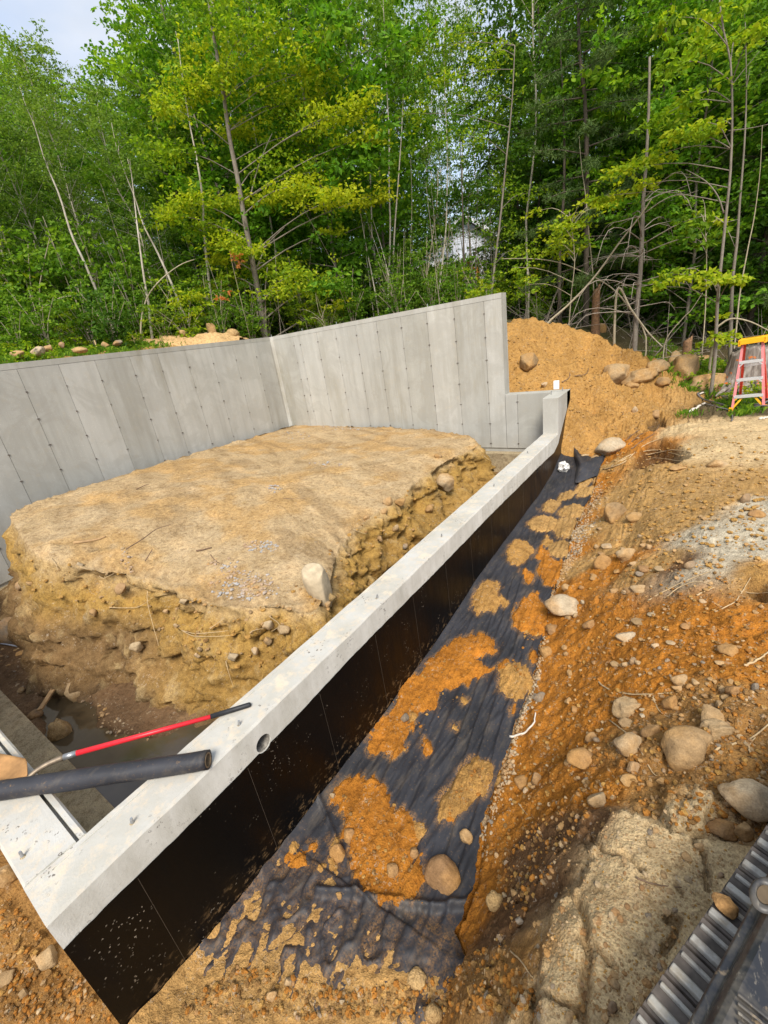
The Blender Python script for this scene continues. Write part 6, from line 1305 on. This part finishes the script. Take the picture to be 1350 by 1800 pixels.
# named thin stems
for lab, path, dist, r0, br, sp_ in [
    ('white birch stem left of the large yellow green tree', [(379, 578), (368, 500), (360, 420), (355, 340), (346, 280), (332, 210), (320, 130), (312, 60)], 13.3, .045, BIRCH, [(325, 120, 30, 30, 200, .5), (310, 60, 30, 30, 160, .5)]),
    ('leaning pale birch rooted right behind the dirt heap', [(339, 585), (318, 540), (298, 490), (275, 440), (252, 395), (238, 350), (222, 310), (205, 260)], 13.0, .040, BIRCH, [(215, 260, 40, 40, 260, .5), (195, 200, 40, 40, 260, .5)]),
    ('straight pale birch with pink foot behind the dirt heap', [(268, 596), (262, 540), (255, 500), (248, 450), (240, 385), (234, 330), (228, 280)], 12.6, .040, BIRCH, [(225, 280, 34, 34, 200, .5)]),
    ('long leaning birch far down the long wall', [(205, 590), (180, 535), (150, 465), (125, 410), (105, 345), (80, 285), (62, 225), (45, 185)], 13.2, .040, BIRCH, [(60, 200, 50, 40, 300, .55), (35, 150, 40, 40, 260, .55), (90, 290, 40, 30, 200, .45)]),
    ('second thin leaning birch down the long wall', [(158, 600), (130, 530), (155, 560), (122, 480)][:1]+[(148, 560), (120, 500), (98, 440), (75, 380)], 13.4, .025, TANB, []),
    ('thin dark stem between two leaning birches', [(250, 575), (238, 520), (215, 440), (198, 390), (180, 330)], 13.8, .022, TANB, [(175, 320, 34, 24, 160, .5)]),
    ('thin birch clump left stem above the tall wall', [(663, 536), (655, 490), (645, 440), (637, 395), (630, 350)], 13.6, .028, BIRCH, []),
    ('thin birch clump second stem above the tall wall', [(655, 540), (648, 480), (641, 430), (640, 392)], 13.9, .022, BIRCH, []),
    ('leaning thin white stem meeting the paired birches', [(697, 540), (687, 500), (672, 440), (655, 385)], 13.4, .024, BIRCH, []),
    ('left of paired pale birches rising behind the tall wall', [(682, 545), (684, 480), (686, 400), (684, 330), (684, 240), (680, 160), (676, 60), (672, -40)], 13.8, .036, BIRCH, [(676, 60, 40, 40, 260, .45), (700, 120, 40, 30, 220, .45), (660, 0, 40, 40, 240, .45)]),
    ('right of paired pale birches rising behind the tall wall', [(688, 545), (690, 480), (694, 400), (700, 320), (706, 230), (710, 130), (712, 20)], 14.0, .036, BIRCH, [(712, 130, 40, 40, 260, .45), (720, 60, 40, 40, 220, .5)]),
    ('slim birch before the house', [(772, 520), (778, 460), (784, 400), (786, 330), (786, 250), (782, 160), (780, 60)], 14.2, .030, BIRCH, [(785, 180, 45, 35, 260, .45), (780, 100, 45, 35, 260, .5), (790, 30, 45, 35, 260, .5)]),
    ('thin stem just behind the slim birch before the house', [(783, 520), (787, 450), (790, 380), (790, 280)], 14.8, .016, TANB, []),
    ('thin upright stem between paired birches and house', [(722, 520), (722, 440), (724, 360), (722, 280)], 14.5, .018, TANB, []),
    ('dark upright trunk before the pale house wall', [(818, 530), (816, 470), (814, 400), (812, 330), (808, 240)], 13.6, .045, DBARK, [(810, 250, 50, 40, 300, .4)]),
    ('second dark slim trunk before the pale house wall', [(828, 528), (826, 460), (824, 400), (824, 320)], 13.9, .025, DBARK, []),
    ('third dark slim trunk before the pale house wall', [(838, 525), (836, 460), (838, 400), (840, 330)], 14.1, .02, DBARK, []),
    ('upright grey trunk behind the spoil pile', [(985, 575), (983, 500), (985, 430), (990, 360), (992, 280), (990, 180), (985, 80), (985, -40)], 14.0, .055, DBARK, [(985, 120, 60, 40, 360, .4), (1000, 40, 60, 40, 360, .45), (960, 220, 60, 30, 300, .4)]),
    ('twin reddish sapling stems behind the pile crest', [(1045, 560), (1042, 480), (1036, 420), (1030, 350), (1022, 290), (1018, 240)], 13.4, .020, TANB, []),
    ('slender long stem behind the ladder', [(1292, 600), (1300, 520), (1314, 440), (1326, 380), (1336, 300), (1340, 220)], 12.4, .018, TANB, []),
    ('mottled grey trunk right of the slender sapling', [(1283, 640), (1285, 560), (1288, 490), (1296, 420), (1300, 360), (1308, 260), (1312, 160), (1310, 40)], 12.6, .045, GBARK, [(1320, 120, 50, 30, 260, .5), (1300, 30, 60, 30, 260, .5)])]:
    custom('birch_tree' if br is BIRCH else 'thin_tree', lab, path, dist, r0, max(r0*.12, .004), br, [(q[0], q[1], q[2]*1.1, q[3]*1.3, int(q[4]*2.2), q[5], .1) for q in sp_], LB if br is BIRCH else LG, .065 if br is BIRCH else .085, dens=1.0)
custom('sapling_tree', 'leafy young tree half hiding the pale house', [(748, 545), (752, 480), (760, 420), (768, 360), (770, 300)], 14.6, .03, .01, TANB, [(770, 350, 40, 22, 240, .4), (735, 395, 40, 24, 260, .35), (745, 440, 40, 22, 260, .35), (715, 470, 40, 22, 260, .4), (770, 500, 34, 16, 160, .45), (850, 330, 50, 26, 300, .35), (800, 340, 40, 16, 180, .35), (800, 505, 26, 10, 90, .5), (700, 510, 40, 20, 260, .45), (740, 520, 40, 16, 240, .5), (865, 390, 26, 22, 130, .4), (760, 385, 24, 14, 120, .3)], LG, .095, dens=1.3)
# bright slender sapling by the ladder, with wide flat sprays
SP2 = [(1240, 55, 45, 14, 130, .7), (1200, 30, 40, 14, 110, .7), (1290, 70, 40, 12, 110, .75), (1180, 110, 45, 14, 120, .55), (1260, 25, 40, 12, 90, .7), (1215, 170, 45, 14, 130, .6), (1170, 200, 45, 12, 130, .6), (1240, 230, 34, 12, 90, .7), (1190, 245, 45, 10, 120, .75), (1140, 280, 45, 9, 140, .8), (1100, 300, 40, 9, 140, .75),
       (1240, 215, 34, 9, 80, .8), (1060, 345, 26, 10, 70, .75), (1110, 330, 45, 9, 140, .85), (1220, 480, 55, 9, 150, .85), (1265, 490, 40, 9, 110, .85), (1170, 485, 26, 9, 60, .6), (1157, 505, 9, 12, 34, .9), (1330, 50, 30, 12, 80, .7), (1270, 590, 22, 9, 60, .9), (1255, 600, 26, 12, 80, .8), (1262, 560, 12, 5, 24, .9), (1290, 495, 26, 7, 40, .8)]
custom('sapling_tree', 'slender sapling with bright yellow green sprays next to the ladder', [(1256, 640), (1259, 580), (1262, 520), (1270, 440), (1277, 370), (1284, 300), (1287, 200), (1284, 110), (1270, 45), (1265, 0)], 10.9, .034, .008, GBARK, SP2, LY, .105, dens=1.35,
       extra=[([(1261, 515), (1250, 495), (1215, 485), (1180, 480)], .012), ([(1272, 375), (1262, 345), (1240, 318), (1205, 298)], .014), ([(1286, 150), (1310, 120), (1335, 90)], .008), ([(1280, 230), (1320, 225), (1352, 218)], .008)])
custom('sapling_tree', 'round leaved light green sapling behind the spoil pile crest', [(1000, 575), (1004, 520), (1010, 460), (1005, 400), (1000, 370)], 12.4, .016, .006, TANB, [(975, 400, 40, 16, 170, .55), (1010, 385, 40, 16, 170, .6), (1000, 420, 45, 18, 200, .5), (965, 430, 36, 16, 120, .5), (1030, 355, 26, 8, 70, .75), (1025, 435, 26, 14, 90, .55), (950, 370, 20, 8, 50, .6), (1075, 345, 34, 9, 110, .85), (1050, 365, 26, 9, 80, .8), (985, 450, 16, 9, 40, .6), (900, 470, 40, 20, 130, .45), (930, 500, 40, 20, 130, .4)], LY, .095, dens=1.2)
custom('sapling_tree', 'mid green sapling with drooping leaves by the bare trunk', [(1235, 610), (1240, 540), (1242, 460), (1240, 400)], 11.8, .014, .006, TANB, [(1225, 380, 36, 14, 110, .35), (1210, 400, 36, 14, 110, .3), (1245, 420, 30, 10, 90, .3), (1235, 350, 30, 12, 90, .35), (1270, 385, 16, 8, 50, .85)], LY, .12)
custom('sapling_tree', 'pale sapling with yellowing leaves above the tall wall', [(570, 570), (560, 545), (555, 515)], 12.2, .010, .004, TANB, [(555, 520, 26, 10, 90, .8), (585, 535, 26, 8, 90, .95), (520, 545, 26, 10, 80, .5), (545, 560, 20, 8, 60, .4)], LY, .085)
custom('sapling_tree', 'broad spray of light leaves hanging over the top beyond the pile', [(860, 560), (868, 480), (880, 380), (890, 280), (900, 180), (905, 80)], 13.6, .04, .01, GBARK, [(800, 60, 60, 20, 300, .5), (860, 100, 60, 22, 300, .5), (740, 90, 50, 20, 260, .5), (780, 150, 60, 20, 300, .45), (720, 200, 40, 20, 200, .45), (860, 180, 50, 20, 260, .35), (820, 240, 60, 24, 300, .35), (890, 400, 50, 24, 260, .35), (880, 330, 50, 24, 260, .35), (910, 440, 44, 22, 220, .4), (930, 340, 44, 20, 220, .3)], LY, .085, dens=1.1)
# arched and leaning bare poles
for lab, path, dist, r0 in [('pale sapling bent over in an arch by the straight birch', [(248, 594), (249, 560), (256, 530), (268, 508), (290, 485), (318, 465), (342, 456)], 12.4, .022), ('thin sapling bent over in a wide arch down the long wall', [(48, 606), (55, 575), (68, 550), (92, 530), (118, 521), (145, 523), (170, 538)], 12.2, .018),
    ('long thin branch arching across behind the spoil pile', [(1135, 590), (1105, 540), (1080, 510), (1050, 490), (1020, 476), (985, 462), (940, 455), (880, 455)], 12.6, .020), ('straight bare pole leaning against the dead conifer', [(964, 567), (1000, 535), (1045, 487), (1090, 425), (1128, 376), (1145, 350)], 12.0, .030),
    ('grey limb arching low behind the ladder top', [(1255, 590), (1270, 568), (1290, 560), (1320, 566), (1352, 582)], 11.6, .026), ('fallen bare stem slanting behind the boulders', [(1170, 600), (1200, 560), (1215, 545), (1235, 515)], 12.8, .015), ('twisted dark branch fallen below the dead conifer', [(1085, 510), (1110, 545), (1140, 585), (1165, 610)], 12.2, .030)]:
    custom('bent_pole', lab, path, dist, r0, r0*.35, TANB, cat='pole')
# dead conifer with bare drooping branches
dc = custom('dead_conifer', 'dead conifer with bare arching branches behind the boulder row', [(1116, 602), (1120, 540), (1126, 470), (1129, 400), (1131, 350), (1136, 280), (1140, 200), (1142, 100)], 12.3, .062, .02, GBARK)
DR = random.Random(5); Pc = np.array([WPX(a, b, 12.3) for a, b in [(1116, 602), (1120, 540), (1126, 470), (1129, 400), (1131, 350)]])
DRY = m_plain('dry_branch', (.30, .25, .20), .9, var=.3)
for k in range(36):
    t = DR.uniform(.18, 1); p0 = np.array([np.interp(t, np.linspace(0, 1, 5), Pc[:, j]) for j in range(3)]); az = DR.uniform(0, 6.28); ln = DR.uniform(.5, 1.9)*(1.1-.3*t); d = np.array((cos(az), sin(az), 0)); up = DR.uniform(.0, .45); P = spline([p0, p0+d*ln*.45+np.array((0, 0, up*.5*ln)), p0+d*ln*.8+np.array((0, 0, up*.35*ln)), p0+d*ln+np.array((0, 0, -.25*ln))], 9)
    m = MB().tube(P, list(np.linspace(.012, .003, 9)), 5)
    for j in range(3): a = DR.randrange(3, 8); q = P[a]; m.tube([q, q+np.array((cos(az+DR.choice((-1, 1))*.9), sin(az+DR.choice((-1, 1))*.9), DR.uniform(-.5, .1)))*DR.uniform(.15, .4)], [.005, .002], 4)
    child('branch', m.me('branch', DRY, True), dc)
# brushwood nobody could count, in the shade
m = MB(); BR = random.Random(9)
for k in range(240):
    px = BR.uniform(900, 1350); x, y = atpx(px, BR.uniform(12.6, 17.5)); z = gz(x, y); a = BR.uniform(0, 6.28); l = BR.uniform(.4, 1.5); tl = BR.uniform(.0, 1.2); q = np.array((x, y, z)); d = np.array((cos(a)*cos(tl), sin(a)*cos(tl), sin(tl)))
    m.tube(spline([q, q+d*l*.5+np.array((0, 0, BR.uniform(0, .15))), q+d*l], 5), list(np.linspace(.009, .003, 5)), 4, False)
for k in range(150):
    px = BR.uniform(-20, 880); x, y = atpx(px, BR.uniform(12.8, 18)); z = gz(x, y); q = np.array((x, y, z-.1)); l = BR.uniform(1.2, 3.5); d = np.array((BR.gauss(0, .12), BR.gauss(0, .12), 1))
    m.tube([q, q+d*l*.5, q+d*l+np.array((BR.gauss(0, .1), BR.gauss(0, .1), 0))], [.012, .008, .003], 4, False)
tag(link('brushwood', m.me('brushwood', DRY, True)), kind='stuff')
# grass and weeds
def grass(name, pts, h, mat, n=9, zf=None):
    g = np.random.default_rng(len(pts)); V = []; T = []
    for x, y in pts:
        z = gz(x, y)-.01
        for _ in range(n):
            a = g.uniform(0, 6.28); hh = h*g.uniform(.5, 1.2); b = np.array((x+g.normal()*.05, y+g.normal()*.05, z)); d = np.array((cos(a), sin(a), 0)); s_ = np.array((-sin(a), cos(a), 0))*.006; ln = hh*g.uniform(.2, .8)
            V += [b-s_, b+s_, b+d*ln*.4+s_*.7+(0, 0, hh*.7), b+d*ln+(0, 0, hh*.8)]; T += [g.uniform(.2, .95)]*4
    V = np.array(V); return tag(link(name, mesh_np(name, V, np.arange(len(V)).reshape(-1, 4), mat, False, np.array(T)[:, None]*np.ones(3))), kind='stuff')
pts = []
for px, d0, d1, n, sp_ in [(120, 10.4, 12.5, 500, 170), (215, 11.6, 13, 330, 50), (20, 9.3, 12, 240, 60), (330, 13, 15, 200, 90), (560, 12.6, 15, 250, 150), (1310, 9.6, 10.4, 50, 40), (1230, 9.5, 9.8, 10, 30), (1230, 10.8, 12.8, 260, 60), (1330, 9.1, 9.6, 24, 30), (1170, 12.2, 14, 100, 40), (1100, 15, 20, 240, 200)]:
    for _ in range(n): pts.append(atpx(px+rnd.gauss(0, sp_*.5), rnd.uniform(d0, d1)))
pts = [p for p in pts if not inpoly(np.array([p[0]]), np.array([p[1]]), [(a*1.0, b) for a, b in CLP])[0]]
grass('grass', pts, .13, LG, 8)
Lv = Leaves()
for x, y in [atpx(px+rnd.gauss(0, w_), rnd.uniform(d0, d1)) for px, w_, d0, d1, n in [(130, 60, 10.8, 12.5, 70), (230, 30, 11.8, 13, 40), (30, 30, 9.5, 11.5, 40), (1320, 22, 9.9, 10.4, 10), (1250, 25, 11, 12, 26), (1300, 30, 10.9, 12.5, 26)] for _ in range(n)]:
    Lv.spray((x, y, gz(x, y)+rnd.uniform(.08, .28)), (.16, .16, .06), 22, .06, rnd.uniform(.3, .8))
tag(link('ground_cover', Lv.mesh('ground_cover', LY, .65)), kind='stuff')
